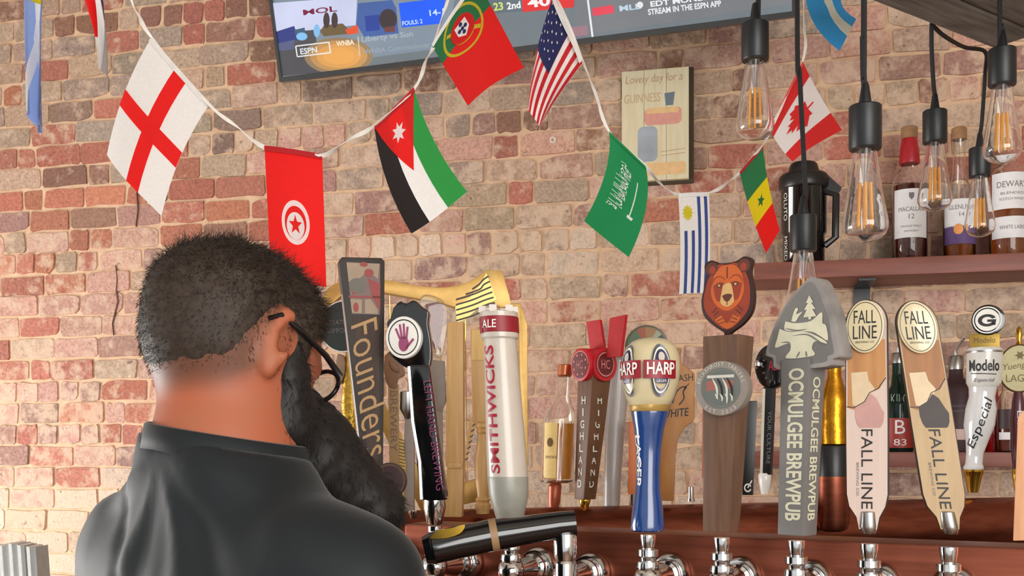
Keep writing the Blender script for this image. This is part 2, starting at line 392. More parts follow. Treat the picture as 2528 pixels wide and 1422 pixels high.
# window wall on the left, out of the picture
wl = wall_box('wall_left', WX0 - 0.2, WX0, -6.0, -3.6, 0, 3.5, M_plaster, 'white plaster wall with a large window', 'wall')
wall_box('wall_pier', WX0 - 0.2, WX0, -0.35, 0.2, 0, 3.5, M_plaster, None, parent=wl)
wall_box('wall_sill', WX0 - 0.2, WX0, -3.6, -0.35, 0, 0.5, M_plaster, None, parent=wl)
wall_box('wall_lintel', WX0 - 0.2, WX0, -3.6, -0.35, 2.7, 3.5, M_plaster, None, parent=wl)
wn = bpy.data.objects.new('window_1', None); COL.objects.link(wn); wn.matrix_world = WM; tag(wn, 'large window in the left wall', 'window', kind='structure')
M_frame = mat('window_paint', (60, 58, 55), 0.4)
for y0, y1, z0, z1 in ((-3.6, -3.54, 0.5, 2.7), (-0.41, -0.35, 0.5, 2.7), (-3.54, -0.41, 0.5, 0.56), (-3.54, -0.41, 2.64, 2.7), (-2.17, -2.13, 0.56, 2.64)):
    wall_box('window_frame', WX0 - 0.12, WX0 - 0.06, y0, y1, z0, z1, M_frame, None, parent=wn)
for y0, y1 in ((-3.54, -2.17), (-2.13, -0.41)):
    wall_box('pane', WX0 - 0.093, WX0 - 0.087, y0, y1, 0.56, 2.64, thin_glass('window_glass'), None, parent=wn)
wall_box('wall_right', WX1, WX1 + 0.2, -6.0, 0.2, 0, 3.5, M_plaster, 'white plaster wall at the far end of the bar', 'wall')
# ------------------------------------------------------------------ television on a swivel arm
class Plane:
    """a flat thing's own frame: origin, e along, n behind, u up; hit() finds the point that the photo shows at px, py"""
    def __init__(s, o, e, u):
        s.o, s.e, s.u = Vector(o), Vector(e).normalized(), Vector(u).normalized(); s.n = s.u.cross(s.e).normalized()
        M = Matrix((s.e, s.n, s.u)).transposed().to_4x4(); M.translation = s.o; s.M = M; s.I = M.inverted()
        if s.n.y < 0: raise ValueError
    def hit(s, px, py, off=0.0):
        c = s.I @ Vector((0, 0, ZC)); d = s.I.to_3x3() @ (P(px, py, 1.0) - Vector((0, 0, ZC))); t = (off - c.y) / d.y
        return tuple(c + d * t)
    def put(s, vf, off): return [s.hit(p[0], p[2], off) for p in vf[0]], vf[1]
def screen_mat(name, rgb, e=1.0):
    m = mat(name, rgb, 0.25, 0, 0.1, scale=6, emit=e); m.node_tree.nodes['Principled BSDF'].inputs['Base Color'].default_value = (0.01, 0.01, 0.01, 1)
    for l in list(m.node_tree.links):
        if l.to_socket.name == 'Base Color': m.node_tree.links.remove(l)
    return m
def make_tv():
    bl, br = P(690, 203, 3.0), P(1965, 42, 2.54); br.z = bl.z; e = (br - bl); W = e.length; e.normalize()
    nh = Vector((e.y, -e.x, 0)); nh = nh if nh.y < 0 else -nh      # towards the room
    tilt = math.radians(15); u = Vector((0, 0, 1)) * math.cos(tilt) + nh * math.sin(tilt)
    pl = Plane(bl, e, u); H = W * 0.575
    root = bpy.data.objects.new('television', None); COL.objects.link(root); root.matrix_world = pl.M
    tag(root, 'wide flat television showing a sports broadcast, tilted out from the brick wall', 'television')
    def bx(x0, x1, y0, y1, z0, z1): 
        return [(x0, y0, z0), (x1, y0, z0), (x1, y1, z0), (x0, y1, z0), (x0, y0, z1), (x1, y0, z1), (x1, y1, z1), (x0, y1, z1)], [(3, 2, 1, 0), (4, 5, 6, 7), (0, 1, 5, 4), (1, 2, 6, 5), (2, 3, 7, 6), (3, 0, 4, 7)]
    g = mat('tv_bezel', (58, 60, 62), 0.3); bk = mat('tv_housing', (25, 25, 27), 0.6)
    for nm, b in (('bezel', bx(0, W, 0, 0.03, 0, 0.013)), ('bezel', bx(0, W, 0, 0.03, H - 0.008, H)), ('bezel', bx(0, 0.009, 0, 0.03, 0.013, H - 0.008)), ('bezel', bx(W - 0.009, W, 0, 0.03, 0.013, H - 0.008))):
        MB().raw(*b).build(nm, g, root, smooth=0)
    MB().raw(*bx(0.01, W - 0.01, 0.012, 0.05, 0.012, H - 0.01)).build('housing', bk, root, smooth=0)
    MB().raw(*bx(W * 0.42, W * 0.58, 0.05, 0.09, H * 0.35, H * 0.65)).build('mount_plate', M_black, root, smooth=0)
    wpt = pl.I @ (WM @ Vector((on_wall(1400, 0).x, 0.0, (pl.M @ Vector((W / 2, 0, H / 2))).z)))
    ar = MB(); ar.raw(*[[(tuple(q)) for q in tube([(W / 2, 0.08, H / 2), tuple(wpt)], 0.025)[0]], tube([(W / 2, 0.08, H / 2), tuple(wpt)], 0.025)[1]]); ar.build('swivel_arm', M_black, root)
    scr = MB().raw(*bx(0.009, W - 0.009, 0.006, 0.012, 0.013, H - 0.008)).build('screen', screen_mat('screen_base', (118, 128, 134), 0.85), root, smooth=0)
    S = lambda n, c, e=0.95: screen_mat('screen_' + n, c, e)
    off = [0.0058]
    def show(vf, m, name='screen_image'):
        off[0] -= 0.00006
        MB().raw(*pl.put(vf, off[0])).build(name, m, scr, smooth=0, recalc=False)
    poly = lambda *p: flat(list(p), 0)
    # each patch of the broadcast picture is a flat shape of light on the panel
    show(poly((672, -90), (1140, -90), (1100, 118), (690, 172)), S('grey_blue', (128, 142, 156)))
    show(poly((678, 84), (775, 74), (800, 178), (692, 188)), S('shade', (78, 76, 80)))
    show(poly((668, 8), (882, -8), (878, 62), (790, 72), (676, 82)), S('ice', (206, 210, 238)))
    show(poly((676, 80), (726, 64), (738, 96), (722, 102), (684, 112)), S('navy', (44, 56, 128)))
    show(poly((682, 108), (728, 98), (726, 122), (684, 126)), S('slate', (86, 92, 128)))
    show(poly((726, 74), (752, 68), (756, 96), (734, 100)), S('teal', (60, 92, 120)))
    show(flat(ngon(745, 90, 14, 10, 14), 0), S('sky', (130, 190, 235)))
    show(flat(ngon(782, 76, 8, 16, 14), 0), S('sky', (130, 190, 235)))
    for r, c in ((74, (150, 124, 92)), (62, (196, 146, 84)), (48, (222, 160, 84)), (34, (232, 166, 84))):
        show(flat(ngon(836, 138, r * 1.15, r * 0.62, 28), 0), S('amber%d' % r, c))
    show(poly((790, 78), (800, 62), (846, 58), (862, 74), (856, 84), (800, 90)), S('olive', (112, 92, 60)))
    for x in (806, 826): show(flat(ngon(x, 50, 8, 20, 14), 0), S('figure', (70, 56, 56)))
    show(poly((852, 74), (884, 60), (884, 82), (858, 86)), S('orange_red', (232, 84, 44)))
    show(poly((884, 8), (968, 0), (978, 20), (984, 82), (900, 92), (880, 60)), S('jersey', (66, 96, 160)))
    show(poly((900, 40), (936, 36), (938, 74), (904, 78)), S('jersey_dark', (38, 64, 150)))
    show(flat(ngon(958, 48, 22, 26, 20), 0), S('head', (60, 48, 52)))
    show(poly((948, 68), (974, 64), (976, 78), (950, 80)), S('cheek', (108, 60, 60)))
    show(poly((984, 8), (1100, -6), (1090, 58), (992, 68)), S('bright_blue', (10, 92, 250)))
    for s_, x, y, h, w in (('MOL', 790, 26, 14, 84), ('FOULS: 2', 1018, 55, 11, 50), ('14-1', 1078, 30, 15, 36)):
        show(text(s_, x, y, h, w, rot=-7, bold=0.02), S('maroon' if s_ == 'MOL' else 'cyan_white', (120, 24, 60) if s_ == 'MOL' else (200, 224, 255)), 'screen_lettering')
    fr = [(730, 114), (812, 104), (816, 130), (734, 140)]
    for a in range(4):
        p, q = fr[a], fr[(a + 1) % 4]; show(flat(stroke([p, q], 3), 0), S('white', (235, 235, 235)))
    for s_, x, y, h, w, c in (('ESPN', 762, 125, 15, 42, (225, 228, 235)), ('WNBA', 852, 106, 13, 44, (255, 232, 205)), ('Liberty vs Sun', 956, 92, 18, 128, (160, 172, 182)), ('WNBA Commissioner', 980, 119, 13, 164, (146, 158, 168))):
        show(text(s_, x, y, h, w, rot=-6.5, bold=0.025), S('t%d' % c[0], c), 'screen_lettering')
    show(flat(stroke([(884, 90), (888, 138)], 3), 0), S('rule', (206, 190, 170)))
    # right half: score strip and ticker
    show(poly((1196, -30), (1290, -40), (1292, 28), (1200, 34)), S('strip', (96, 108, 118)))
    show(poly((1286, -40), (1424, -50), (1416, 18), (1290, 30)), S('score_red', (226, 40, 40)))
    show(poly((1420, -40), (1950, -100), (1958, 10), (1420, 90)), S('ticker', (120, 122, 126)))
    show(poly((1390, 70), (1450, 62), (1452, 86), (1380, 96)), S('rose', (160, 120, 130)))
    show(flat(stroke([(1450, -10), (1463, 92)], 5), 0), S('white', (235, 235, 235)))
    show(poly((1462, 20), (1514, 12), (1516, 32), (1464, 40)), S('pink_red', (232, 62, 84)))
    for s_, x, y, h, w, c in (('23', 1230, 16, 20, 24, (206, 226, 110)), ('2nd', 1268, 13, 18, 34, (236, 240, 236)), ('40', 1330, 4, 26, 56, (255, 240, 240)), ('MLB', 1557, 18, 14, 56, (190, 214, 232)), ('EDT MONDAY', 1690, 0, 14, 170, (242, 242, 244)), ('STREAM IN THE ESPN APP', 1690, 19, 15, 182, (236, 236, 240))):
        show(text(s_, x, y, h, w, rot=-7, bold=0.03), S('t%d' % (c[0] * 3 + c[2]), c), 'screen_lettering')
    show(flat(ngon(1580, 12, 8, 8, 14), 0), S('white', (235, 235, 235)))
make_tv()

# ------------------------------------------------------------------ board with faded pub lettering
def make_board():
    a = on_wall(1535, 178, 0.03); b = on_wall(1700, 160, 0.03); c = on_wall(1697, 440, 0.03)
    W, H = b.x - a.x, a.z - c.z
    root = bpy.data.objects.new('pub_sign', None); COL.objects.link(root); root.matrix_world = WM @ Matrix.Translation((a.x, -0.03, c.z)); root.location = (WM @ Vector((a.x, -0.03, c.z)))
    tag(root, 'cream wooden sign board with faded lettering hung on the brick wall', 'sign')
    def bx(x0, x1, y0, y1, z0, z1):
        return [(x0, y0, z0), (x1, y0, z0), (x1, y1, z0), (x0, y1, z0), (x0, y0, z1), (x1, y0, z1), (x1, y1, z1), (x0, y1, z1)], [(3, 2, 1, 0), (4, 5, 6, 7), (0, 1, 5, 4), (1, 2, 6, 5), (2, 3, 7, 6), (3, 0, 4, 7)]
    m = mat('aged_cream_board', (222, 208, 168), 0.6, 0, 0.08, scale=8, stretch=(9, 1, 1), rgb2=(232, 224, 194)); fm = mat('board_shadow', (70, 58, 40), 0.7)
    q = W / 3
    for i in range(3): MB().raw(*bx(i * q + (0.001 if i else 0), (i + 1) * q, 0, 0.02, 0, H)).build('plank', m, root, smooth=0)
    MB().raw(*bx(-0.001, W + 0.012, 0.016, 0.03, -0.008, H + 0.004)).build('shadow_backing', fm, root, smooth=0)  # dark sheet juts out right and below: the sign's cast shadow painted in
    sx, sz = W / 162.0, H / 270.0
    def put(vf, off): return [((p[0] - 1537) * sx, off, (438 - p[2]) * sz) for p in vf[0]], vf[1]
    faded = mat('faded_rust_print', (198, 160, 128), 0.7); pale = mat('faded_ochre_print', (208, 176, 140), 0.7); blue = mat('faded_blue_print', (166, 176, 186), 0.7, 0, 0.15, scale=20)
    coral = mat('faded_coral_print', (224, 160, 146), 0.7); peach = mat('faded_peach_print', (236, 196, 142), 0.7); dark = mat('faded_slate_print', (112, 128, 140), 0.7)
    def show(nm, vf, mm, off): MB().raw(*put(vf, off)).build(nm, mm, root, smooth=0, recalc=False)
    show('lettering', text('Lovely day for a', 1616, 192, 26, 138, shear=0.1, bold=-0.005), faded, -0.0004)
    show('lettering', text('GUINNESS', 1587, 236, 22, 88), pale, -0.0004)
    # plain patches of the faded print
    rnd = lambda x0, x1, y0, y1, r: arc(x1 - r, y1 - r, r, 0, 90, 5) + arc(x0 + r, y1 - r, r, 90, 180, 5) + arc(x0 + r, y0 + r, r, 180, 270, 5) + arc(x1 - r, y0 + r, r, 270, 360, 5)
    show('print_patch', flat(rnd(1592, 1682, 262, 304, 12), 0), coral, -0.0003)
    show('print_patch', flat(rnd(1596, 1676, 262, 276, 6), 0), peach, -0.0004)
    show('print_patch', flat(rnd(1576, 1624, 306, 392, 14), 0), blue, -0.0003)
    show('print_patch', flat([(1641, 228), (1666, 226), (1662, 258), (1644, 258)], 0), dark, -0.0003)
    show('print_patch', flat(rnd(1596, 1692, 396, 426, 8), 0), peach, -0.0003)
    for y in (370, 380): show('print_line', flat(stroke([(1632, y), (1690, y - 5)], 1.5), 0), faded, -0.0004)
make_board()
# small white screw ring left in the wall
w_ = on_wall(1366, 347); rg = MB()
rg.raw([(0.009 * math.cos(a) * s, y, 0.009 * math.sin(a) * s) for s, y in ((1, 0), (1, -0.004), (0.55, -0.004), (0.55, 0)) for a in np.linspace(0, 2 * math.pi, 16, endpoint=False)],
       [(j * 16 + i, j * 16 + (i + 1) % 16, ((j + 1) % 4) * 16 + (i + 1) % 16, ((j + 1) % 4) * 16 + i) for j in range(4) for i in range(16)])
rgo = rg.build('wall_ring', mat('white_nylon', (225, 215, 205), 0.5)); rgo.matrix_world = WM @ Matrix.Translation((w_.x, -0.003, w_.z))
tag(rgo, 'tiny white ring plug set in a brick below the television', 'wall plug')

# ------------------------------------------------------------------ national flags on white strings
def cloth(name, rgb):
    m = mat('cloth_' + name, rgb, 0.75, 0, 0.04, scale=200)
    if not m.get('t'):
        m['t'] = 1; nt = m.node_tree; b = nt.nodes['Principled BSDF']; o = nt.nodes['Material Output']
        tr = nt.nodes.new('ShaderNodeBsdfTranslucent'); tr.inputs[0].default_value = (*lin(rgb), 1); mx = nt.nodes.new('ShaderNodeMixShader'); mx.inputs[0].default_value = 0.3
        nt.links.new(b.outputs[0], mx.inputs[1]); nt.links.new(tr.outputs[0], mx.inputs[2]); nt.links.new(mx.outputs[0], o.inputs[0])
    return m
CW, CR, CG, CK = cloth('white', (244, 242, 240)), cloth('red', (240, 18, 14)), cloth('green', (8, 134, 74)), cloth('black', (38, 30, 30))
def make_flag(label, corners, shapes, bend=(0, 0), bulge=0.02, wave=1.0, name='flag', hem=CW):
    """corners: hoist start, hoist end, fly end, fly start as (px, py, Y); shapes: (material, [(u, v)...]) with u along the string and v down the cloth"""
    c = [P(*q) for q in corners]; k = corners[0][2] / F; org = (c[0] + c[1]) / 2
    nrm = (c[1] - c[0]).cross(c[3] - c[0]); nrm.normalize(); nrm = nrm if nrm.y < 0 else -nrm
    bd = Vector((bend[0] * k, 0, -bend[1] * k))
    def at(u, v, lift):
        p = (c[0] * (1 - u) + c[1] * u) * (1 - v) + (c[3] * (1 - u) + c[2] * u) * v
        p = p + bd * (4 * v * (1 - v)) + nrm * (bulge * math.sin(math.pi * u * wave + 0.6) * (0.35 + 0.65 * v) + lift)
        return tuple(p - org)
    root = bpy.data.objects.new(name, None); COL.objects.link(root); root.location = org; tag(root, label, 'flag', 'national flags strung across the bar')
    mats, idx = [], {}
    b = MB(); lift = 0.0
    for m, s in shapes:
        if m.name not in idx: idx[m.name] = len(mats); mats.append(m)
        vf = s if isinstance(s, tuple) else flat(s, 0)
        vf = cut((vf[0], vf[1]), 0.125, 0.125)
        b.raw([at(p[0], p[2], lift) for p in vf[0]], vf[1], idx[m.name]); lift += 0.00035
    b.build('cloth', mats, root, smooth=60, recalc=False)
    hv = cut(flat([(0, -0.012), (1, -0.012), (1, 0.03), (0, 0.03)], 0), 0.125)
    MB().raw([at(p[0], p[2], 0.0008 + lift) for p in hv[0]], hv[1]).build('hem', hem, root, smooth=60, recalc=False)
    return root
R_ = lambda u0, u1, v0, v1: [(u0, v0), (u1, v0), (u1, v1), (u0, v1)]
FULL = R_(0, 1, 0, 1)
def star(cx, cy, r, n, q, a0=0, ry=None):
    ry = ry or r
    return [(cx + (r if i % 2 == 0 else r * q) * math.cos(a0 + math.pi * i / n), cy + (ry if i % 2 == 0 else ry * q) * math.sin(a0 + math.pi * i / n)) for i in range(2 * n)]
C_redhem = cloth('dark_red', (190, 30, 38))
make_flag('white flag with a red cross, hanging at the left of the string', [(376, 96, 1.7), (514, 256, 1.68), (390, 530, 1.66), (273, 386, 1.72)],
          [(CW, FULL), (CR, R_(0.46, 0.65, 0, 1)), (CR, R_(0, 1, 0.465, 0.6))], bend=(-12, -8), bulge=0.018, hem=mat('flag_hem', (222, 218, 214), 0.8))
cr = [(0.5 + 0.21 * math.cos(a), 0.565 + 0.082 * math.sin(a)) for a in np.linspace(0.55 - math.pi / 2, 2 * math.pi - 0.55 - math.pi / 2, 26)]
cr += [(0.5 + 0.17 * math.cos(a), 0.577 + 0.066 * math.sin(a)) for a in np.linspace(2 * math.pi - 0.75 - math.pi / 2, 0.75 - math.pi / 2, 26)]
make_flag('plain red flag with a white disc, red crescent and star, just above the man', [(654, 366, 1.62), (795, 384, 1.62), (804, 706, 1.6), (672, 700, 1.6)],
          [(CR, FULL), (CW, ngon(0.5, 0.545, 0.245, 0.168, 32)), (CR, ngon(0.5, 0.548, 0.19, 0.128, 32)), (CW, ngon(0.5, 0.572, 0.155, 0.104, 28)), (CR, star(0.5, 0.565, 0.12, 5, 0.42, -math.pi / 2, 0.078))], bulge=0.012, hem=C_redhem)
make_flag('black, white and green flag with a red triangle and white star', [(924, 312, 1.66), (1022, 222, 1.68), (1152, 478, 1.7), (1016, 573, 1.64)],
          [(CW, FULL), (CK, R_(0, 0.33, 0, 1)), (cloth('mid_green', (46, 160, 70)), R_(0.66, 1, 0, 1)), (CR, [(0, 0), (1, 0), (0.5, 0.56)]), (CW, star(0.48, 0.2, 0.15, 7, 0.5, 0.3, 0.085))], bend=(-14, 6), bulge=-0.012, hem=C_redhem)
pg, py_, pr_ = cloth('leaf_green', (40, 120, 70)), cloth('yellow', (206, 186, 40)), cloth('deep_red', (218, 22, 20))
make_flag('red and green flag with a yellow ring and white shield, before the television', [(1068, 118, 1.74), (1178, -52, 1.76), (1293, 160, 1.78), (1156, 268, 1.72)],
          [(pr_, FULL), (pg, R_(0, 1, 0, 0.27)), (py_, ringpoly(0.47, 0.22, 0.33, 0.37, 0, 360, 30, 0.62)), (py_, ringpoly(0.47, 0.22, 0.18, 0.21, 20, 160, 14, 0.62)), (py_, [(0.2, 0.12), (0.24, 0.1), (0.74, 0.33), (0.7, 0.36)]),
           (pr_, ngon(0.47, 0.21, 0.22, 0.13, 24)), (CW, [(0.36, 0.14), (0.58, 0.14), (0.58, 0.24), (0.47, 0.3), (0.36, 0.24)])] + [(cloth('navy', (34, 40, 96)), ngon(0.47 + dx, 0.21 + dy, 0.03, 0.02, 12)) for dx, dy in ((0, 0), (0.06, 0), (-0.06, 0), (0, 0.045), (0, -0.045))], bend=(2, 4), bulge=0.016)
nv = cloth('navy', (34, 40, 96))
us = [(CW, FULL)] + [(cloth('stripe_red', (206, 34, 44)), R_(i / 13, (i + 1) / 13, 0, 1)) for i in range(0, 13, 2)] + [(nv, R_(0, 7 / 13, 0, 0.42))]
us += [(CW, star(0.05 + 0.085 * i, 0.05 + 0.08 * j + 0.03 * (i % 2), 0.02, 5, 0.42, 0, 0.014)) for i in range(6) for j in range(4)]
make_flag('flag of red and white stripes with a starred navy corner, below the television', [(1372, -12, 1.8), (1438, 152, 1.8), (1318, 322, 1.76), (1318, 262, 1.84)], us, bend=(-16, 14), bulge=0.03, wave=1.6)
g2 = cloth('emerald', (14, 140, 78))
ar = text('\ufef5\u0625\u0644\u0647\u0625\u0644\u0627\u0627\u0644\u0644\u0647\u0645\u062d\u0645\u062f', 0, 0, 1, 1)
def ar_map(u0, v0, du, dv, vf): return [(u0 + p[2] * du, 0, v0 - p[0] * dv) for p in vf[0]], vf[1]
make_flag('plain green flag with white script and sword, overlapping the cream sign', [(1506, 328, 1.86), (1594, 412, 1.84), (1549, 633, 1.82), (1446, 548, 1.88)],
          [(g2, FULL), (CW, ar_map(0.42, 0.47, 0.36, 0.52, ar)), (CW, ar_map(0.5, 0.44, 0.2, 0.38, ar)), (CW, stroke([(0.76, 0.3), (0.74, 0.68)], 0.022)), (CW, [(0.7, 0.68), (0.82, 0.68), (0.8, 0.71), (0.7, 0.71)])], bend=(20, -6), bulge=0.018, hem=g2)
sb = cloth('stripe_blue', (58, 82, 150)); sy = cloth('sun_yellow', (218, 200, 40))
make_flag('white and blue striped flag with a yellow sun, behind the bear-headed handle', [(1674, 482, 2.0), (1750, 478, 2.0), (1749, 722, 1.98), (1676, 728, 1.98)],
          [(CW, FULL)] + [(sb, R_(a, a + 0.1, 0.37, 1)) for a in (0.14, 0.38)] + [(sb, R_(a, a + 0.1, 0, 1)) for a in (0.6, 0.83)] + [(sy, star(0.27, 0.19, 0.18, 12, 0.66, 0, 0.085))], bend=(4, 0), bulge=0.006)
make_flag('green, yellow and red flag with a small star, before the black shelf canister', [(1826, 428, 2.06), (1884, 360, 2.06), (1926, 566, 2.08), (1890, 628, 2.04)],
          [(cloth('leaf_green', (40, 120, 70)), R_(0, 1, 0, 0.38)), (cloth('lemon', (232, 208, 10)), R_(0, 1, 0.38, 0.69)), (CR, R_(0, 1, 0.69, 1)), (pg, star(0.5, 0.535, 0.2, 5, 0.4, math.pi / 2, 0.07))], bend=(-6, -4), bulge=0.012, hem=C_redhem)
leaf = [(0, -1), (0.18, -0.62), (0.4, -0.74), (0.32, -0.25), (0.62, -0.5), (0.68, -0.3), (1, -0.34), (0.86, -0.02), (1, 0.1), (0.5, 0.48), (0.55, 0.66), (0.06, 0.6), (0.05, 1), (-0.05, 1), (-0.06, 0.6), (-0.55, 0.66), (-0.5, 0.48), (-1, 0.1), (-0.86, -0.02), (-1, -0.34), (-0.68, -0.3), (-0.62, -0.5), (-0.32, -0.25), (-0.4, -0.74), (-0.18, -0.62)]
ca_r, ca_w = cloth('maple_red', (216, 34, 32)), cloth('shaded_white', (232, 224, 222))
make_flag('red and white flag with a red maple leaf, behind a hanging lamp cord', [(1902, 322, 2.14), (1982, 152, 2.12), (2078, 318, 2.1), (1958, 402, 2.12)],
          [(ca_w, FULL), (ca_r, R_(0, 1, 0, 0.2)), (ca_r, R_(0, 1, 0.74, 1)), (ca_r, [(0.52 + 0.33 * y, 0.47 - 0.2 * x) for x, y in leaf])], bend=(-4, 2), bulge=0.014, hem=cloth('pale_red', (222, 90, 86)))
lb = cloth('sky_blue', (52, 154, 222))
make_flag('sky blue and white flag hanging at the top beside the dark beam', [(1988, -42, 2.2), (2092, -52, 2.2), (2117, 40, 2.2), (2070, 132, 2.16)],
          [(lb, FULL), (cloth('ivory', (244, 242, 222)), [(0.36, 0), (0.68, 0), (0.72, 0.5), (0.66, 1), (0.34, 1), (0.5, 0.5)]), (py_, ngon(0.5, 0.25, 0.1, 0.1, 14))], bend=(-26, 8), bulge=0.015)
pb = cloth('pale_blue', (132, 156, 210))
make_flag('folded pale blue and white flag with a yellow top, at the far left', [(62, -52, 1.8), (112, -56, 1.8), (100, 332, 1.8), (76, 290, 1.8)],
          [(pb, FULL), (CW, stroke([(0.5, 0), (0.6, 0.4), (0.2, 0.75), (0.12, 0.95)], 0.16)), (CW, stroke([(0.75, 0), (0.5, 0.4), (0.85, 0.75), (0.92, 1)], 0.14)), (sy, [(0, 0), (1, 0), (0.9, 0.16), (0.1, 0.16)])], bend=(-3, 0), bulge=0.02, wave=2)
make_flag('small folded red, white and navy flag hanging in the upper left corner', [(196, -40, 1.8), (250, -50, 1.8), (256, 182, 1.8), (253, 172, 1.8)],
          [(CW, FULL), (CR, [(0, 0), (0.55, 0), (0.3, 0.6), (0, 0.62)]), (nv, [(0.75, 0), (1, 0), (1, 1), (0.7, 1)])], bend=(10, 10), bulge=0.02, wave=2)
def make_string(label, pts, w=0.007):
    """white tape: a flat ribbon twisting along its length"""
    q = [tuple(P(*p)) for p in pts]; q = curve(q, 6); org = Vector(q[len(q) // 2]); v, f = [], []
    for i, p in enumerate(q):
        p = Vector(p); t = (Vector(q[min(i + 1, len(q) - 1)]) - Vector(q[max(i - 1, 0)])).normalized()
        a = t.cross(Vector((0, 1, 0))).normalized(); b = t.cross(a); w_ = w * (0.55 + 0.45 * abs(math.cos(i * 0.45))); g = a * math.cos(i * 0.3) + b * math.sin(i * 0.3)
        for s, d in ((-1, -1), (1, -1), (1, 1), (-1, 1)): v.append(tuple(p - org + g * (s * w_ / 2) + g.cross(t) * (d * 0.0006)))
    for j in range(len(q) - 1):
        for i in range(4): f.append((j * 4 + i, j * 4 + (i + 1) % 4, (j + 1) * 4 + (i + 1) % 4, (j + 1) * 4 + i))
    f += [(0, 1, 2, 3), tuple(range(len(v) - 1, len(v) - 5, -1))]
    o = MB().raw(v, f).build('bunting_string', mat('white_tape', (232, 226, 218), 0.7), smooth=50); o.location = org
    tag(o, label, 'string', 'white strings that carry the flags')
make_string('white tape sagging across the left, from the red-cross flag past the television', [(205, -1500, 1.75), (280, -300, 1.74), (318, -30, 1.72), (345, 42, 1.71), (376, 94, 1.7), (512, 254, 1.68), (585, 312, 1.65), (653, 364, 1.62), (722, 368, 1.622), (796, 384, 1.62), (860, 346, 1.64), (924, 310, 1.66), (1022, 220, 1.68), (1052, 150, 1.71), (1072, 112, 1.74), (1092, 40, 1.75), (1118, -40, 1.75), (1180, -300, 1.75), (1330, -1870, 1.75)])
make_string('white tape across the upper left corner carrying two folded flags', [(-560, -260, 1.8), (-100, -80, 1.8), (62, -53, 1.8), (112, -57, 1.8), (160, -48, 1.8), (196, -41, 1.8), (250, -51, 1.8), (420, -160, 1.8), (900, -900, 1.8)])
make_string('white tape sagging across the right, from the striped flag to the maple leaf flag', [(1100, -1780, 1.8), (1290, -300, 1.8), (1356, -40, 1.8), (1380, 6, 1.8), (1438, 150, 1.8), (1470, 230, 1.83), (1505, 326, 1.86), (1592, 410, 1.85), (1632, 455, 1.93), (1674, 480, 2.0), (1750, 476, 2.0), (1790, 456, 2.03), (1826, 426, 2.06), (1884, 358, 2.06), (1902, 320, 2.12), (1982, 150, 2.13), (1986, 60, 2.18), (1988, -40, 2.2), (2040, -49, 2.2), (2092, -54, 2.2), (2160, -160, 2.2), (2420, -1260, 2.2)])
# ------------------------------------------------------------------ dark timber beam and hanging filament lamps
M_timber = mat('weathered_dark_timber', (132, 124, 114), 0.85, 0, 0.3, scale=6, stretch=(1.2, 14, 14), bump=0.6, rgb2=(84, 78, 72))
def make_beam():
    a, b = P(2150, 0, 1.9), P(2452, 122, 2.13); b.z = a.z; e = (b - a); L = e.length + 1.3; e.normalize(); q = Vector((-e.y, e.x, 0))
    root = bpy.data.objects.new('timber_beam', None); COL.objects.link(root)
    M = Matrix((e, q, Vector((0, 0, 1)))).transposed().to_4x4(); M.translation = b; root.matrix_world = M
    tag(root, 'dark weathered timber beam of planks at the upper right', 'beam')
    w = 0.085
    for i in range(5):
        z = (0.0, 0.006, -0.004, 0.003, 0.0)[i]
        y0, y1 = -(i * w + 0.002), -((i + 1) * w - 0.002)
        MB().raw([(-L, y0, z), (0, y0, z), (0, y1, z), (-L, y1, z), (-L, y0, 0.11), (0, y0, 0.11), (0, y1, 0.11), (-L, y1, 0.11)],
                 [(3, 2, 1, 0), (4, 5, 6, 7), (0, 1, 5, 4), (1, 2, 6, 5), (2, 3, 7, 6), (3, 0, 4, 7)]).build('plank', M_timber, root, smooth=0)
    for x in (-0.35, -L + 0.3):
        t = tube([(x, -2.5 * w, 0.1), (x, -2.5 * w, 3.5 - a.z)], 0.01); MB().raw(*t).build('hanger_rod', M_black, root)
make_beam()
M_bulb = real_glass('bulb_glass'); M_fil = mat('led_filament', (216, 150, 64), 0.4, 0, 0.08, emit=0.22); M_sock = mat('matte_black_socket', (34, 36, 38), 0.38, 0.2, 0.1); M_cord = mat('black_fabric_cord', (20, 20, 22), 0.6, 0, 0.2, scale=400)  # filaments are unlit; a faint glow is added so they show through the glass
M_stem = thin_glass('bulb_stem_glass', (240, 240, 240))
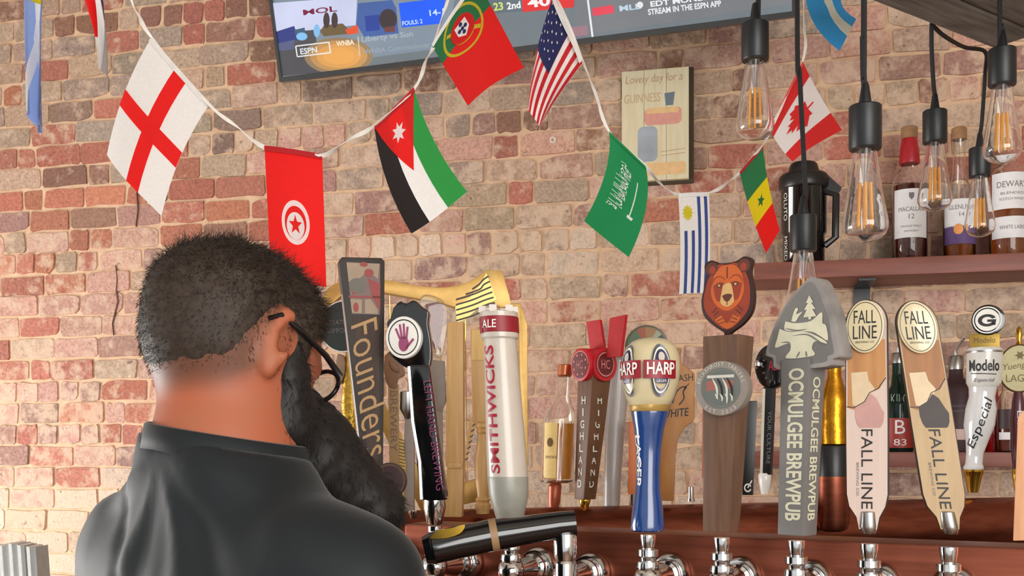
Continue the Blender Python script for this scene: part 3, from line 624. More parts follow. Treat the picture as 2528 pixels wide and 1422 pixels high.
def lamp(label, px, top, Y, cord, sw=None):
    """px: lamp axis, top: py of the socket's upper edge; cord: points (px, py, Y) from the socket upwards"""
    k = Y / F; root = bpy.data.objects.new('pendant_lamp', None); COL.objects.link(root); org = P(px, top, Y); root.location = org
    tag(root, label, 'pendant lamp', 'bare filament lamps hanging over the bar')
    mm = 0.001
    def lth(prof, seg=24): 
        v, f = lathe([(z, r) for z, r in prof], 0, 0, seg)
        return [(x * mm, d * mm, -z * mm) for x, d, z in v], f
    MB().raw(*lth([(-34, 3.5), (-30, 5.2), (-4, 9), (0, 9.5)])).build('strain_relief', M_sock, root)
    s = MB().raw(*lth([(0, 9), (0, 21.5), (1.5, 22.8), (60, 22.8), (62, 21.6), (62, 12)])).build('socket', M_sock, root)
    # bulb: pear shape, 64 mm wide
    bp = [(58, 14), (64, 15.5), (72, 17), (90, 19.5), (110, 22.5), (130, 25.8), (148, 28.8), (160, 30.8), (168, 32), (175, 31.6), (182, 28.6), (188, 22.5), (192, 14.5), (194, 6), (194.3, 0.5)]
    bp = bp + [(z - 1.2 if z > 185 else z, max(0.3, r - 1.2)) for z, r in bp[::-1]]
    g = MB().raw(*lth(bp, 32)).build('bulb', M_bulb, root, smooth=80)
    MB().raw(*lth([(60, 10), (76, 7), (100, 3.6), (112, 2.5)], 12)).build('stem', M_stem, g)
    for i in range(6):
        a = 2 * math.pi * i / 6 + 0.3; r0, r1 = 8.5, 11
        t = tube([(r0 * math.cos(a), r0 * math.sin(a), 110), (r1 * math.cos(a), r1 * math.sin(a), 172)], 2.1, 6)
        MB().raw([(x * mm, d * mm, -z * mm) for x, d, z in t[0]], t[1]).build('filament', M_fil, g)
    pts = [tuple(P(px, top, Y) + Vector((0, 0, 0.03)))] + [tuple(P(*q)) if len(q) == 3 else tuple(q[0]) for q in cord]
    c = curve(pts, 6); t = tube(c, 0.0042, 8)
    MB().raw([(x - org.x, y - org.y, z - org.z) for x, y, z in t[0]], t[1]).build('cord', M_cord, root)
def up(px, Y): 
    p = P(px, 0, Y); return (Vector((p.x, p.y, 3.5)),)
lamp('filament lamp hanging before the lower right corner of the television', 1864, 58, 1.76, [(1872, 0, 1.76), up(1876, 1.76)])
lamp('lowest filament lamp, hanging just behind the grey arrowhead handle', 1983, 532, 1.82, [(1988, 470, 1.82), (1984, 380, 1.82), (1974, 180, 1.82), (1968, 0, 1.82), up(1968, 1.82)])
lamp('largest filament lamp, hanging left of the red-necked bottle', 2136, 262, 1.5, [(2133, 200, 1.5), (2130, 90, 1.5), (2133, 0, 1.5), up(2134, 1.5)])
lamp('filament lamp hanging just right of the red-necked bottle', 2308, 274, 2.04, [(2304, 200, 2.04), (2300, 120, 2.03), (2300, 66, 2.02), (2304, 40, 2.04)])
lamp('small lower filament lamp at the right, partly behind the highest right one', 2419, 366, 2.3, [(2424, 300, 2.3), (2432, 180, 2.26), (2432, 128, 2.2), (2380, 116, 2.16), (2330, 88, 2.08), (2302, 62, 2.04)])
lamp('filament lamp at the right edge hanging before the dark beam', 2474, 122, 1.8, [(2472, 60, 1.8), (2468, 0, 1.8), up(2466, 1.8)])

# ------------------------------------------------------------------ wall shelves and bottles
M_shelf = mat('red_stained_wood', (140, 80, 66), 0.5, 0, 0.2, scale=5, stretch=(1, 12, 12), rgb2=(112, 62, 50))
def wall_shelf(label, px0, px1, py_top, th, dep, brackets):
    p0, p1 = on_wall(px0, py_top, dep), on_wall(px1, py_top, dep); z1 = on_wall((px0 + px1) / 2 if px1 < 2600 else 2250, py_top, dep).z; z0 = z1 - th
    root = bpy.data.objects.new('wall_shelf', None); COL.objects.link(root); root.matrix_world = WM @ Matrix.Translation((p0.x, 0, z0)); tag(root, label, 'shelf')
    W = p1.x - p0.x
    v = [(0, -dep, 0), (W, -dep, 0), (W, -0.012, 0), (0, -0.012, 0), (0, -dep, th), (W, -dep, th), (W, -0.012, th), (0, -0.012, th)]
    MB(0, 0, 0.003).raw(v, [(3, 2, 1, 0), (4, 5, 6, 7), (0, 1, 5, 4), (1, 2, 6, 5), (2, 3, 7, 6), (3, 0, 4, 7)]).build('board', M_shelf, root, smooth=30, bevel=1)
    for px in brackets:
        x = on_wall(px, py_top, 0.02).x - p0.x
        for q in ((x - 0.02, x + 0.02, -dep * 0.85, -0.012, -0.006, 0), (x - 0.02, x + 0.02, -0.02, -0.012, -0.13, -0.006)):
            MB().raw([(q[0], q[2], q[4]), (q[1], q[2], q[4]), (q[1], q[3], q[4]), (q[0], q[3], q[4]), (q[0], q[2], q[5]), (q[1], q[2], q[5]), (q[1], q[3], q[5]), (q[0], q[3], q[5])],
                     [(3, 2, 1, 0), (4, 5, 6, 7), (0, 1, 5, 4), (1, 2, 6, 5), (2, 3, 7, 6), (3, 0, 4, 7)]).build('bracket', M_black, root, smooth=0)
    return z1
SH1 = wall_shelf('upper reddish wooden shelf with bottles, on a black bracket', 1862, 2760, 634, 0.042, 0.2, (2128, 2600))
SH2 = wall_shelf('lower reddish wooden shelf with bottles behind the beer handles', 1850, 2760, 1116, 0.036, 0.17, (2070, 2640))
def shelf_depth(px, off):
    w = WM @ on_wall(px, 1100, off); return w.y
def bottle(name, label, px, zs, off, prof, extras=None, seg=28, group=None, sd=1.0, cat='bottle'):
    """a bottle standing on height zs; prof: (mm height, mm radius) pieces per part"""
    Y = shelf_depth(px, off); w = P(px, 1100, Y); root = bpy.data.objects.new(name, None); COL.objects.link(root); root.location = (w.x, w.y, zs); root.rotation_euler = (0, 0, WYAW)
    tag(root, label, cat, group); mm = 0.001
    def put(vf): return [(x * mm, d * mm, -z * mm) for x, d, z in vf[0]], vf[1]
    for nm, pr, m in prof:
        if m is M_gl: pr = pr + [(max(h_, 3.0), max(2.0, r_ - 2.0)) for h_, r_ in pr[::-1]]      # a wall two millimetres thick
        MB().raw(*put(lathe([(-h, r) for h, r in pr], 0, 0, seg, 1, sd))).build(nm, m, root, smooth=50)
    for nm, m, vf in (extras or []): MB().raw(*put(vf)).build(nm, m, root, smooth=50, recalc=False)
    return root
M_gl = real_glass('bottle_glass'); M_whisky = liquid('whisky_red_amber', (120, 40, 18)); M_amber = liquid('whisky_amber', (190, 104, 16)); M_label = mat('white_paper_label', (226, 224, 226), 0.6, 0, 0.04)
M_cork = mat('cork', (150, 112, 78), 0.8, 0, 0.15); M_redcap = mat('red_foil_capsule', (168, 20, 36), 0.35, 0, 0.08); M_grey = mat('grey_print', (112, 108, 112), 0.6)
def lab(s, z, h, w, r, ang=0, **kw): return wrap(text(s, 0, -z, h, w, **kw), 0, r, 0, ang, 8, 0.6)
def band(z0, z1, r, a0, a1, n=20, lift=0.35, sd=1.0):
    v, f = [], []
    for i in range(n + 1):
        a = math.radians(a0 + (a1 - a0) * i / n)
        for z in (z0, z1): v.append(((r + lift) * math.sin(a), -(r + lift) * math.cos(a) * sd, -z))
    return v, [(2 * i, 2 * i + 1, 2 * i + 3, 2 * i + 2) for i in range(n)]
G_up = None
bottle('whisky_bottle', 'tall bottle with a red neck capsule and white label on the upper shelf', 2245, SH1, 0.1,
       [('glass', [(0, 40), (4, 42), (188, 42), (206, 40), (222, 32), (236, 20), (256, 16)], M_gl), ('whisky', [(4, 39.5), (192, 39.5), (193, 30)], M_whisky), ('capsule', [(248, 24), (256, 25), (285, 22), (310, 19), (312, 17)], M_redcap), ('stopper', [(311, 18), (314, 20), (338, 20), (340, 17)], M_cork)],
       [('label', M_label, band(58, 178, 42, -62, 62)), ('lettering', M_grey, lab('MACALLAN', 128, 11, 62, 42)), ('lettering', M_grey, lab('12', 110, 12, 13, 42)), ('crest', M_grey, wrap(flat([(-6, -168), (6, -168), (6, -158), (0, -150), (-6, -158)], 0), 0, 42)), ('lettering', M_grey, lab('SINGLE MALT', 86, 5, 52, 42)), ('lettering', M_grey, lab('WHISKY', 74, 5, 36, 42))])
M_purple = mat('purple_label', (92, 66, 118), 0.6); M_orange = mat('orange_seal', (226, 150, 84), 0.5)
bottle('whisky_bottle', 'clear corked bottle with a white and purple label on the upper shelf', 2368, SH1, 0.1,
       [('glass', [(0, 34), (4, 38), (140, 38), (160, 34), (190, 22), (225, 16), (256, 14.5), (290, 14.5), (300, 17), (306, 17)], M_gl), ('whisky', [(4, 35), (100, 35), (101, 20)], M_amber), ('stopper', [(300, 18), (328, 18), (330, 15)], M_cork)],
       [('label', M_label, band(80, 148, 38, -70, 70)), ('label_band', M_purple, band(38, 82, 38, -70, 70)), ('seal', M_orange, wrap(flat(ngon(-8, -74, 11, 13, 20), 0), 0, 38, 0, 0, 6, 1.2)), ('lettering', M_grey, lab('GLENLIVET', 128, 11, 62, 38)), ('lettering', M_grey, lab('14', 110, 10, 11, 38))])
bottle('whisky_bottle', 'square amber bottle with two white labels at the right end of the upper shelf', 2490, SH1, 0.1,
       [('glass', [(0, 44), (4, 46), (200, 46), (220, 36), (236, 18), (300, 16), (310, 17)], M_gl), ('whisky', [(4, 43), (205, 43), (206, 30)], M_amber), ('cap', [(296, 18), (330, 18), (332, 16)], M_label)],
       [('label', M_label, band(116, 204, 46, -64, 64)), ('label', M_label, band(46, 98, 46, -64, 64)), ('lettering', M_grey, lab("DEWAR'S", 176, 15, 72, 46)), ('lettering', M_grey, lab('BLENDED', 154, 6, 54, 46)), ('lettering', M_grey, lab('SCOTCH WHISKY', 140, 6, 60, 46)), ('lettering', M_grey, lab('WHITE LABEL', 72, 9, 60, 46))], seg=12)
# black canister with spout, left end of the upper shelf
cz = bottle('black_canister', 'black canister with a pointed spout at the left end of the upper shelf', 1984, SH1, 0.1,
       [('body', [(0, 50), (4, 52), (80, 52), (86, 57), (196, 57), (200, 60)], M_blackgloss), ('lid', [(199, 60), (203, 62), (228, 62), (236, 56), (240, 40), (262, 34), (266, 30)], M_black)], 
       [('lettering', M_print_white, wrap(text('OLUTO', -16, -150, 13, 70, rot=90), 0, 57, 0, -36, 6, 0.8)), ('lettering', M_print_white, wrap(text('MIXED', -16, -46, 12, 60, rot=90), 0, 52, 0, -40, 6, 0.8))], cat='canister')
sp = prism([(40, -222), (62, -226), (92, -196), (84, -184), (60, -192), (44, -196)], -14, 14)
MB().raw([(x * 0.001, d * 0.001, -z * 0.001) for x, d, z in sp[0]], sp[1]).build('spout', M_black, cz, smooth=0)
hd = tube([(40, -20, -190), (78, -20, -176), (76, -20, -70), (50, -20, -50)], 9, 8)
MB().raw([(x * 0.001, d * 0.001, -z * 0.001) for x, d, z in hd[0]], hd[1]).build('handle', M_black, cz)
# lower shelf
M_green = liquid('green_glass', (22, 44, 34), trans=0.4); M_maroon = mat('maroon_carton', (58, 34, 38), 0.5); M_red = mat('red_glass', (170, 20, 20), 0.15, coat=0.5)
bottle('liqueur_bottle', 'dark green bottle with a red label between the two slim maker handles', 2218, SH2, 0.09,
       [('glass', [(0, 34), (4, 36), (120, 36), (146, 30), (166, 18), (200, 15), (226, 15)], M_green), ('cap', [(222, 17), (246, 17), (248, 15)], M_steel)],
       [('label', mat('red_label', (152, 44, 34), 0.5), band(10, 84, 36, -70, 70)), ('lettering', M_label, lab('B', 62, 34, 24, 36)), ('lettering', mat('pale_green_print', (120, 140, 126), 0.5), lab('KILO', 132, 24, 44, 34)), ('lettering', M_label, lab('83', 24, 16, 30, 36))])
bottle('liquor_bottle', 'dark maroon bottle with white lines left of the white porcelain handle', 2360, SH2, 0.09,
       [('glass', [(0, 44), (4, 46), (150, 46), (168, 36), (182, 18), (206, 16)], M_maroon), ('cap', [(204, 18), (236, 18), (238, 16)], M_steel)],
       [('label', mat('pink_label', (206, 176, 172), 0.5), band(30, 56, 46, -66, 66)), ('lettering', M_grey, lab('HENDERSON', 112, 5, 56, 46)), ('lettering', M_grey, lab('RESERVE', 100, 5, 50, 46))])
bottle('liquor_bottle', 'slim bright red bottle behind the white porcelain handle', 2452, SH2, 0.06, [('glass', [(0, 17), (3, 18), (120, 18), (140, 12), (190, 8)], M_red), ('cap', [(188, 9), (206, 9)], M_redcap)])
bottle('liquor_bottle', 'clear bottle with a dark label by the right edge of the lower shelf', 2490, SH2, 0.1, [('glass', [(0, 26), (3, 28), (120, 28), (146, 16), (190, 11), (210, 11)], M_gl), ('liqueur', [(3, 25), (60, 25), (61, 18)], M_whisky), ('cap', [(208, 13), (228, 13)], M_black)],
       [('label', M_maroon, band(56, 104, 28, -70, 70)), ('label', M_label, band(30, 48, 28, -60, 60))])

for bo, h0 in ((bpy.data.objects['liqueur_bottle'], 248), (bpy.data.objects['liquor_bottle'], 238)):      # chrome pourers on two bottles
    pts = [(0, 0, h0 - 2), (0, 0, h0 + 12), (6, -2, h0 + 26), (18, -6, h0 + 44)]
    t = tube(curve(pts, 4), 4, 10); MB().raw([(x * 0.001, y * 0.001, z * 0.001) for x, y, z in t[0]], t[1]).build('pourer', M_chrome, bo)
# ------------------------------------------------------------------ bar counter, copper tap towers
BYAW = math.radians(-27); BE = Vector((math.cos(BYAW), math.sin(BYAW), 0)); BI = Vector((-math.sin(BYAW), math.cos(BYAW), 0))
B0 = Vector((336 / F * 1.35, 1.35, 0)); BTOP = ZC - 217 / F * 1.35
def bar_depth(px, out=0.085):
    b = B0 - BI * out; t = (px - CX) / F; s = (t * b.y - b.x) / (BE.x - t * BE.y); return b.y + s * BE.y
BM = Matrix.Translation(B0) @ Matrix.Rotation(BYAW, 4, 'Z')
def bar_box(x0, x1, y0, y1, z0, z1): 
    return [(x0, y0, z0), (x1, y0, z0), (x1, y1, z0), (x0, y1, z0), (x0, y0, z1), (x1, y0, z1), (x1, y1, z1), (x0, y1, z1)], [(3, 2, 1, 0), (4, 5, 6, 7), (0, 1, 5, 4), (1, 2, 6, 5), (2, 3, 7, 6), (3, 0, 4, 7)]
ctr = bpy.data.objects.new('bar_counter', None); COL.objects.link(ctr); ctr.matrix_world = BM; tag(ctr, 'dark wooden bar counter carrying the copper tap towers', 'counter')
M_ctr = mat('dark_counter_wood', (62, 40, 30), 0.35, 0, 0.25, scale=5, stretch=(1, 10, 10))
MB(0, 0, 1).raw(*bar_box(-0.4, 1.25, -0.12, 1.3, 1.0, 1.05)).build('worktop', M_ctr, ctr, smooth=0)
MB(0, 0, 1).raw(*bar_box(-0.36, 1.2, 0.0, 1.26, 0.0, 1.0)).build('base', M_ctr, ctr, smooth=0)
tw = bpy.data.objects.new('tap_tower', None); COL.objects.link(tw); tw.matrix_world = BM @ Matrix.Translation((0, 0, 1.05)); tag(tw, 'front copper tap tower with a flat face and faucets', 'tap tower')
MB(0, 0, 1).raw(*bar_box(-0.37, 1.15, 0, 0.075, 0.12, BTOP - 1.05)).build('body', M_copper, tw, bevel=0.004)
for x in (-0.2, 0.4, 0.95): MB(0, 0, 1).raw(*bar_box(x - 0.04, x + 0.04, 0.012, 0.062, 0, 0.13)).build('column', M_copper, tw, smooth=0)
# back tower: a round copper pipe standing on two columns
def pipe_depth(px): return 1 / (0.5556 - 0.1208 * (px - 960) / 1600)
pa, pb_ = P(900, 1352, pipe_depth(900)), P(2640, 1280, pipe_depth(2640)); pz = (pa.z + pb_.z) / 2; PR = 0.056
pa.z = pb_.z = pz
tb = bpy.data.objects.new('tap_tower', None); COL.objects.link(tb); pm = (pa + pb_) / 2; tb.location = (pm.x, pm.y, 1.05); tag(tb, 'rear copper pipe tap tower on round columns', 'tap tower')
t_ = tube([tuple(Vector((p.x - pm.x, p.y - pm.y, pz - 1.05))) for p in (pa, pa.lerp(pb_, 0.33), pa.lerp(pb_, 0.66), pb_)], PR, 32)
MB().raw(*t_).build('pipe', M_copper, tb)
for q in (0.2, 0.83):
    c = pa.lerp(pb_, q); v, f = lathe([(0, 0.06), (0.006, 0.06), (0.01, 0.04), (pz - 1.05 - 0.02, 0.04)], 0, 0, 24)
    MB().raw([(x + c.x - pm.x, d + c.y - pm.y, z) for x, d, z in v], f).build('column', M_copper, tb)
# upright stub of the rear tower with a black cap
cp = Thing('column_cap', 'black cap on a short copper upright of the rear tower', 'tap column', 2056, 1310, pipe_depth(2056) - 0.1)
cp.part('upright', M_copper, lathe([(1176, 40), (1290, 40), (1306, 34), (1312, 20)], 2056, 0, 28))
cp.part('cap', M_black, lathe([(1100, 36), (1104, 38), (1176, 38), (1178, 34)], 2056, 0, 28))
gb = Thing('gold_bottle', 'gold foiled bottle standing behind the grey arrowhead handle', 'bottle', 2060, 1100, pipe_depth(2056) - 0.1)
gf = mat('gold_foil', (186, 130, 36), 0.28, 1.0, 0.3, scale=40, bump=0.4)
gb.part('body', gf, lathe([(894, 12), (898, 16), (930, 17), (960, 26), (990, 32), (1096, 33), (1100, 30)], 2060, 0, 28))
gb.part('stopper', M_white, lathe([(880, 12), (882, 15), (896, 15)], 2060, 0, 20))

# ------------------------------------------------------------------ faucets on the front tower
def faucet_parts(root):
    mm = 0.001
    def lz(prof, seg=20): v, f = lathe([(z, r) for z, r in prof], 0, 0, seg); return [(x * mm, d * mm, z * mm) for x, d, z in v], f
    def ly(prof, z0, seg=24): v, f = lathe([(y, r) for y, r in prof], 0, 0, seg); return [(x * mm, y * mm, (z0 + d) * mm) for x, d, y in v], f
    def part(n, *vf):
        b = MB()
        for q in vf: b.raw(*q)
        return b.build(n, M_chrome, root, smooth=40)
    part('lever', lz([(0, 9.5), (-4, 9.6), (-17, 7.5), (-19, 7)]))
    part('collar', lz([(-17, 9), (-18, 12.5), (-25, 12.5), (-27, 9.5), (-31, 9), (-32, 13), (-38, 14), (-42, 13)]))
    part('bonnet', lz([(-40, 11), (-44, 15.5), (-52, 17.5), (-60, 16), (-66, 12), (-70, 8)]))
    part('shank', ly([(6, 10), (20, 11), (34, 14.5), (46, 17), (50, 14), (58, 14), (60, 18), (66, 19.5), (70, 18)], -55))
    part('flange', ly([(69, 22), (74, 26), (83, 27), (85, 26)], -55))
    t = tube(curve([(0, 4, -58), (0, -10, -72), (0, -18, -96), (0, -20, -128)], 4), 9, 16)
    part('nozzle', ([(x * mm, y * mm, z * mm) for x, y, z in t[0]], t[1]))
proto = None
FAUC = [(905, 1250, 'chrome faucet under the dark framed handle by the bearded man'), (1074, 1288, 'chrome faucet under the black handle with a hand badge'), (1262, 1312, 'chrome faucet under the tall white ale handle'), (1600, 1312, 'chrome faucet under the blue and cream handle'),
        (1782, 1316, 'chrome faucet under the bear-headed wooden handle'), (1966, 1322, 'chrome faucet under the grey arrowhead handle'), (2146, 1318, 'chrome faucet under the upright slim pale handle'), (2342, 1326, 'chrome faucet under the leaning slim handle'), (1396, 1300, 'chrome faucet at the end of the lying black handle')]
for px, py, lb_ in FAUC:
    r = bpy.data.objects.new('beer_faucet', None); COL.objects.link(r); r.location = P(px, py, bar_depth(px)); r.location.z = BTOP + 0.002 + (0.004 if px != 1396 else 0.0); r.rotation_euler = (0, 0, BYAW)
    tag(r, lb_, 'faucet', 'chrome faucets on the copper tower')
    if proto is None: faucet_parts(r); proto = r
    else:
        for ch in list(proto.children):
            c = ch.copy(); COL.objects.link(c); c.parent = r

# ------------------------------------------------------------------ beer tap handles
class Handle(Thing):
    def __init__(s, label, px0, py0, Y, eff=0, name='beer_tap', row='front'):
        a = math.degrees(math.atan((px0 - CX) / F)); super().__init__(name, label, 'beer tap', px0, py0, Y, -(eff + a), 'beer tap handles, %s row' % row)
        s.ca, s.sa = math.cos(math.radians(eff)), math.sin(math.radians(eff))
    def fx(s, px, d): return s.px0 + (px - s.px0 - d * s.sa) / s.ca
    def front(s, poly, d): return [(s.fx(x, d), y) for x, y in poly]
    def ferrule(s, px, py, r=18, m=None, h=26): 
        return s.part('ferrule', m or M_chrome, lathe([(py - 2, r), (py + h * 0.3, r * 1.02), (py + h, r * 0.72), (py + h + 4, r * 0.6)], px, 0, 20))
def frust(c0, w0, d0, y0, c1, w1, d1, y1):
    v = [(c0 - w0 / 2, -d0 / 2, y0), (c0 + w0 / 2, -d0 / 2, y0), (c0 + w0 / 2, d0 / 2, y0), (c0 - w0 / 2, d0 / 2, y0), (c1 - w1 / 2, -d1 / 2, y1), (c1 + w1 / 2, -d1 / 2, y1), (c1 + w1 / 2, d1 / 2, y1), (c1 - w1 / 2, d1 / 2, y1)]
    return v, [(3, 2, 1, 0), (4, 5, 6, 7), (0, 1, 5, 4), (1, 2, 6, 5), (2, 3, 7, 6), (3, 0, 4, 7)]
def wood(name, a, b, stretch=(10, 10, 1.0), rough=0.5, scale=14): return mat(name, a, rough, 0, 0.2, scale=scale, stretch=stretch, rgb2=b)

# --- dark framed handle with gold script (left, beside the beard)
h = Handle('dark brown framed handle with gold slanted lettering, beside the bearded face', 905, 1240, bar_depth(905), -10)
M_darkframe = mat('dark_brown_frame', (44, 35, 30), 0.6, 0, 0.15); M_panel = wood('brown_panel', (70, 50, 34), (48, 35, 32), (8, 8, 1.5), 0.65)
L_ = lambda y: 836 + (y - 640) * 0.112; R_2 = lambda y: 948 - (y - 640) * 0.008
out = [(842, 640), (940, 637), (948, 645), (R_2(1180), 1180), (925, 1215), (908, 1215), (L_(1180), 1180), (835, 652)]
h.part('body', M_darkframe, prism(out, -14, 18), bevel=3)
h.part('edge_strip', M_steel, prism([(L_(660) - 2, 660), (L_(660) + 2, 660), (L_(1170) + 2, 1170), (L_(1170) - 2, 1170)], -8, 12))
inn = lambda y0, y1: [(L_(y0) + 15, y0), (R_2(y0) - 12, y0), (R_2(y1) - 12, y1), (L_(y1) + 15, y1)]
h.part('panel', M_panel, prism(inn(784, 1170), -15.5, -13))
pic = h.part('picture', mat('picture_brown', (96, 62, 54), 0.4), prism(inn(652, 778), -15.5, -13))
cp1, cp2 = mat('picture_cream', (156, 136, 114), 0.6), mat('picture_red', (138, 38, 36), 0.5); cp3 = mat('picture_grey', (92, 86, 76), 0.5)
for mm_, pp in ((cp1, [(853, 654), (934, 652), (930, 690), (905, 672), (886, 690), (858, 700)]), (cp3, ngon(880, 708, 22, 18, 20)), (cp2, ngon(908, 676, 12, 10, 16)), (cp2, ngon(895, 656, 10, 6, 16)), (cp2, [(905, 690), (936, 700), (936, 770), (915, 730)]), (cp1, [(862, 742), (890, 742), (890, 776), (866, 776)]), (cp1, [(898, 742), (912, 740), (930, 766), (930, 776), (898, 776)]), (cp2, ngon(876, 762, 7, 12, 14)), (cp2, [(858, 734), (936, 732), (936, 737), (858, 739)]), (cp2, ngon(872, 726, 8, 8, 3))):
    h.part('picture_patch', mm_, flat(pp, -16.2 - 0.2 * len(pp) / 10), parent=pic, recalc=False)
h.part('lettering', mat('gold_lettering', (158, 122, 76), 0.5, 0.2), text('Founders', 912, 960, 66, 330, rot=84, shear=-0.3, bold=-0.005, d=-16.4), recalc=False)
h.ferrule(917, 1213, 16, h=24)

# --- black handle with hand badge
h = Handle('black handle with a white round badge showing a pink hand', 1074, 1288, bar_depth(1074), 14)
M_purple2 = mat('dark_plum', (44, 28, 44), 0.3, 0, 0.1)
h.part('stem', M_blackgloss, frust(1036, 50, 30, 900, 1072, 64, 46, 1234), bevel=6)
h.part('side_panel', M_purple2, ([(1062, -14, 930), (1062.5, 12, 930), (1103, 20, 1225), (1103, -20, 1225)], [(0, 1, 2, 3)]), recalc=False)
h.part('edge_strip', M_chrome, tube([(1012, -14, 905), (1022, -15, 1040), (1041, -20, 1140), (1046, -22, 1232)], 5, 8))
h.part('splash', M_blackgloss, prism(curve([(968, 760), (985, 742), (1002, 748), (1022, 740), (1040, 756), (1058, 770), (1056, 800), (1064, 850), (1062, 900), (1040, 926), (1012, 912), (985, 898), (958, 872), (966, 850), (952, 800), (962, 782), (968, 760)], 3)[:-1], -6, 20), bevel=4)
bd = h.part('badge', M_white, ydisc(1000, 834, -24, 4, 45, 36, 1.16), bevel=3)
h.part('ring', M_print_black, flat(ringpoly(1000, 834, 36, 38.5, 0, 359.9, 36, 1.16), -24.6), parent=bd, recalc=False)
pk = mat('pink_print', (150, 70, 108), 0.5)
hand = [ngon(1001, 850, 13, 19, 18)] + [stroke([(a, 838), (b, y)], 5.5) for a, b, y in ((992, 981, 812), (997, 991, 802), (1003, 1001, 800), (1008, 1011, 808))] + [stroke([(1006, 862), (1026, 838)], 6)]
for p in hand: h.part('hand_print', pk, flat(p, -25.2), parent=bd, recalc=False)
h.part('lettering', mat('plum_print', (120, 52, 84), 0.4), ([(1088 + (p[0] - 1088), -26, p[2]) for p in text('LEFT HAND BREWING', 1077, 1075, 20, 270, rot=83)[0]], text('LEFT HAND BREWING', 1077, 1075, 20, 270, rot=83)[1]), recalc=False)
h.ferrule(1073, 1236, 27, h=56)

# --- white ale handle
h = Handle('tall white handle with a red ale band and red lettering', 1262, 1312, bar_depth(1262, 0.085), 0)
ax = lambda y: 1230 + (y - 760) * 0.056
rr = interp([(760, 46), (828, 46), (832, 41), (950, 44), (1100, 49), (1175, 50)])
M_offw = mat('off_white_enamel', (198, 188, 176), 0.3, 0, 0.03, coat=0.3); M_sage = mat('sage_grey', (150, 150, 140), 0.35)
h.part('body', M_offw, lathe([(y, rr(y), ax(y)) for y in (832, 900, 950, 1000, 1050, 1100, 1150, 1176)], 0, 0, 32))
h.part('base', M_sage, lathe([(1176, 50.5, ax(1176)), (1180, 51, ax(1180)), (1222, 49, ax(1222)), (1280, 34, ax(1280)), (1290, 30, ax(1290))], 0, 0, 32))
cap = h.part('cap', M_offw, lathe([(770, 42, ax(770)), (772, 47, ax(772)), (834, 47, ax(834)), (838, 44, ax(838))], 0, 0, 32))
for i in range(6):
    a = i * math.pi / 3 + 0.2; x, d = ax(765) + 40 * math.cos(a), 40 * math.sin(a); h.part('crenel', M_offw, box(x - 9, x + 9, 757, 773, d - 7, d + 7), parent=cap, smooth=0)
rb = h.part('band', M_print_red, lathe([(784, 47.8, ax(784)), (785, 48.6, ax(785)), (822, 48.6, ax(822)), (823, 47.8, ax(823))], 0, 0, 32))
h.part('lettering', M_print_white, wrap(text('ALE', ax(803), 803, 20, 40, bold=0.01), ax(803), 48.8, 0, -32, 6, 0.6), parent=rb, recalc=False)
lt = wrap(text('SMITHWICKS', 1242, 1012, 26, 312, rot=-90, bold=0.02), 1242, 47, 0, -36, 6, 3)
h.part('lettering', mat('dark_red_print', (158, 24, 48), 0.4), remap(lt, lambda p: (p[0] + ax(p[2]) - 1242, p[1], p[2])), recalc=False)
h.part('side_mark', mat('dark_red_print', (158, 24, 48), 0.4), wrap(flat([(1236, 800), (1244, 800), (1244, 826), (1236, 826)], 0), ax(810), 49, 0, -70, 6, 0.8), recalc=False)

# --- lying black handle on the chrome joint
h = Handle('black cylinder handle lying sideways with a tan ring and gold end', 1396, 1330, 1.2, 0)
pts = [(1068, -30, 1352), (1130, -24, 1338), (1220, -14, 1320), (1300, -6, 1308), (1380, 0, 1296), (1420, 4, 1292)]
h.part('grip', M_blackgloss, tube(pts, [40, 40, 40, 36, 33, 32], 28))
q = Vector(pts[2]); t_ = (Vector(pts[3]) - Vector(pts[1])).normalized()
h.part('ring', mat('tan_leather', (150, 118, 84), 0.5), tube([tuple(q - t_ * 9), tuple(q + t_ * 9)], 40.8, 28))
h.part('end_cap', M_blackgloss, tube([(1050, -33, 1357), (1072, -30, 1352)], [34, 41], 28))
h.part('gold_inlay', M_gold, prism(curve([(1066, 1326), (1086, 1306), (1120, 1300), (1152, 1292), (1142, 1312), (1108, 1324), (1066, 1326)], 4)[:-1], -62, -56))
h.part('elbow', M_chrome, lathe([(1312, 20), (1318, 28), (1340, 30), (1368, 29), (1384, 24), (1390, 27)], 1396, 0, 24))
h.part('post', M_chrome, lathe([(1388, 26), (1560, 26)], 1396, 0, 24))

# --- blue and cream handle
h = Handle('blue waisted handle with a cream head and red banner labels', 1600, 1312, bar_depth(1600), 0)
M_blue = mat('cobalt_blue', (28, 62, 122), 0.16, 0, 0.1, coat=0.6); M_tan = mat('gold_band', (178, 146, 80), 0.4, 0.3)
hr = interp([(836, 30), (842, 44), (856, 60), (880, 70), (910, 73), (950, 70), (985, 58), (1000, 50)])
hc = lambda y: 1608 - (y - 836) * 0.022
h.part('head', M_cream, lathe([(834, 12, hc(834)), (837, 32, hc(837)), (844, 48, hc(844)), (858, 62, hc(858)), (880, 70, hc(880)), (910, 73, hc(910)), (950, 70, hc(950)), (985, 58, hc(985)), (1000, 51, hc(1000)), (1004, 44, hc(1004))], 0, 0, 36, 1, 0.9))
h.part('band', M_tan, lathe([(998, 50, 1605), (1000, 51, 1605), (1014, 48, 1604), (1016, 46, 1604)], 0, 0, 36, 1, 0.9))
h.part('body', M_blue, lathe([(1012, 46, 1604), (1020, 46, 1604), (1060, 37, 1602), (1110, 31, 1601), (1160, 29, 1600), (1210, 31, 1599), (1260, 38, 1599), (1296, 42, 1598), (1308, 41, 1598), (1312, 34, 1598)], 0, 0, 36, 1, 0.9))
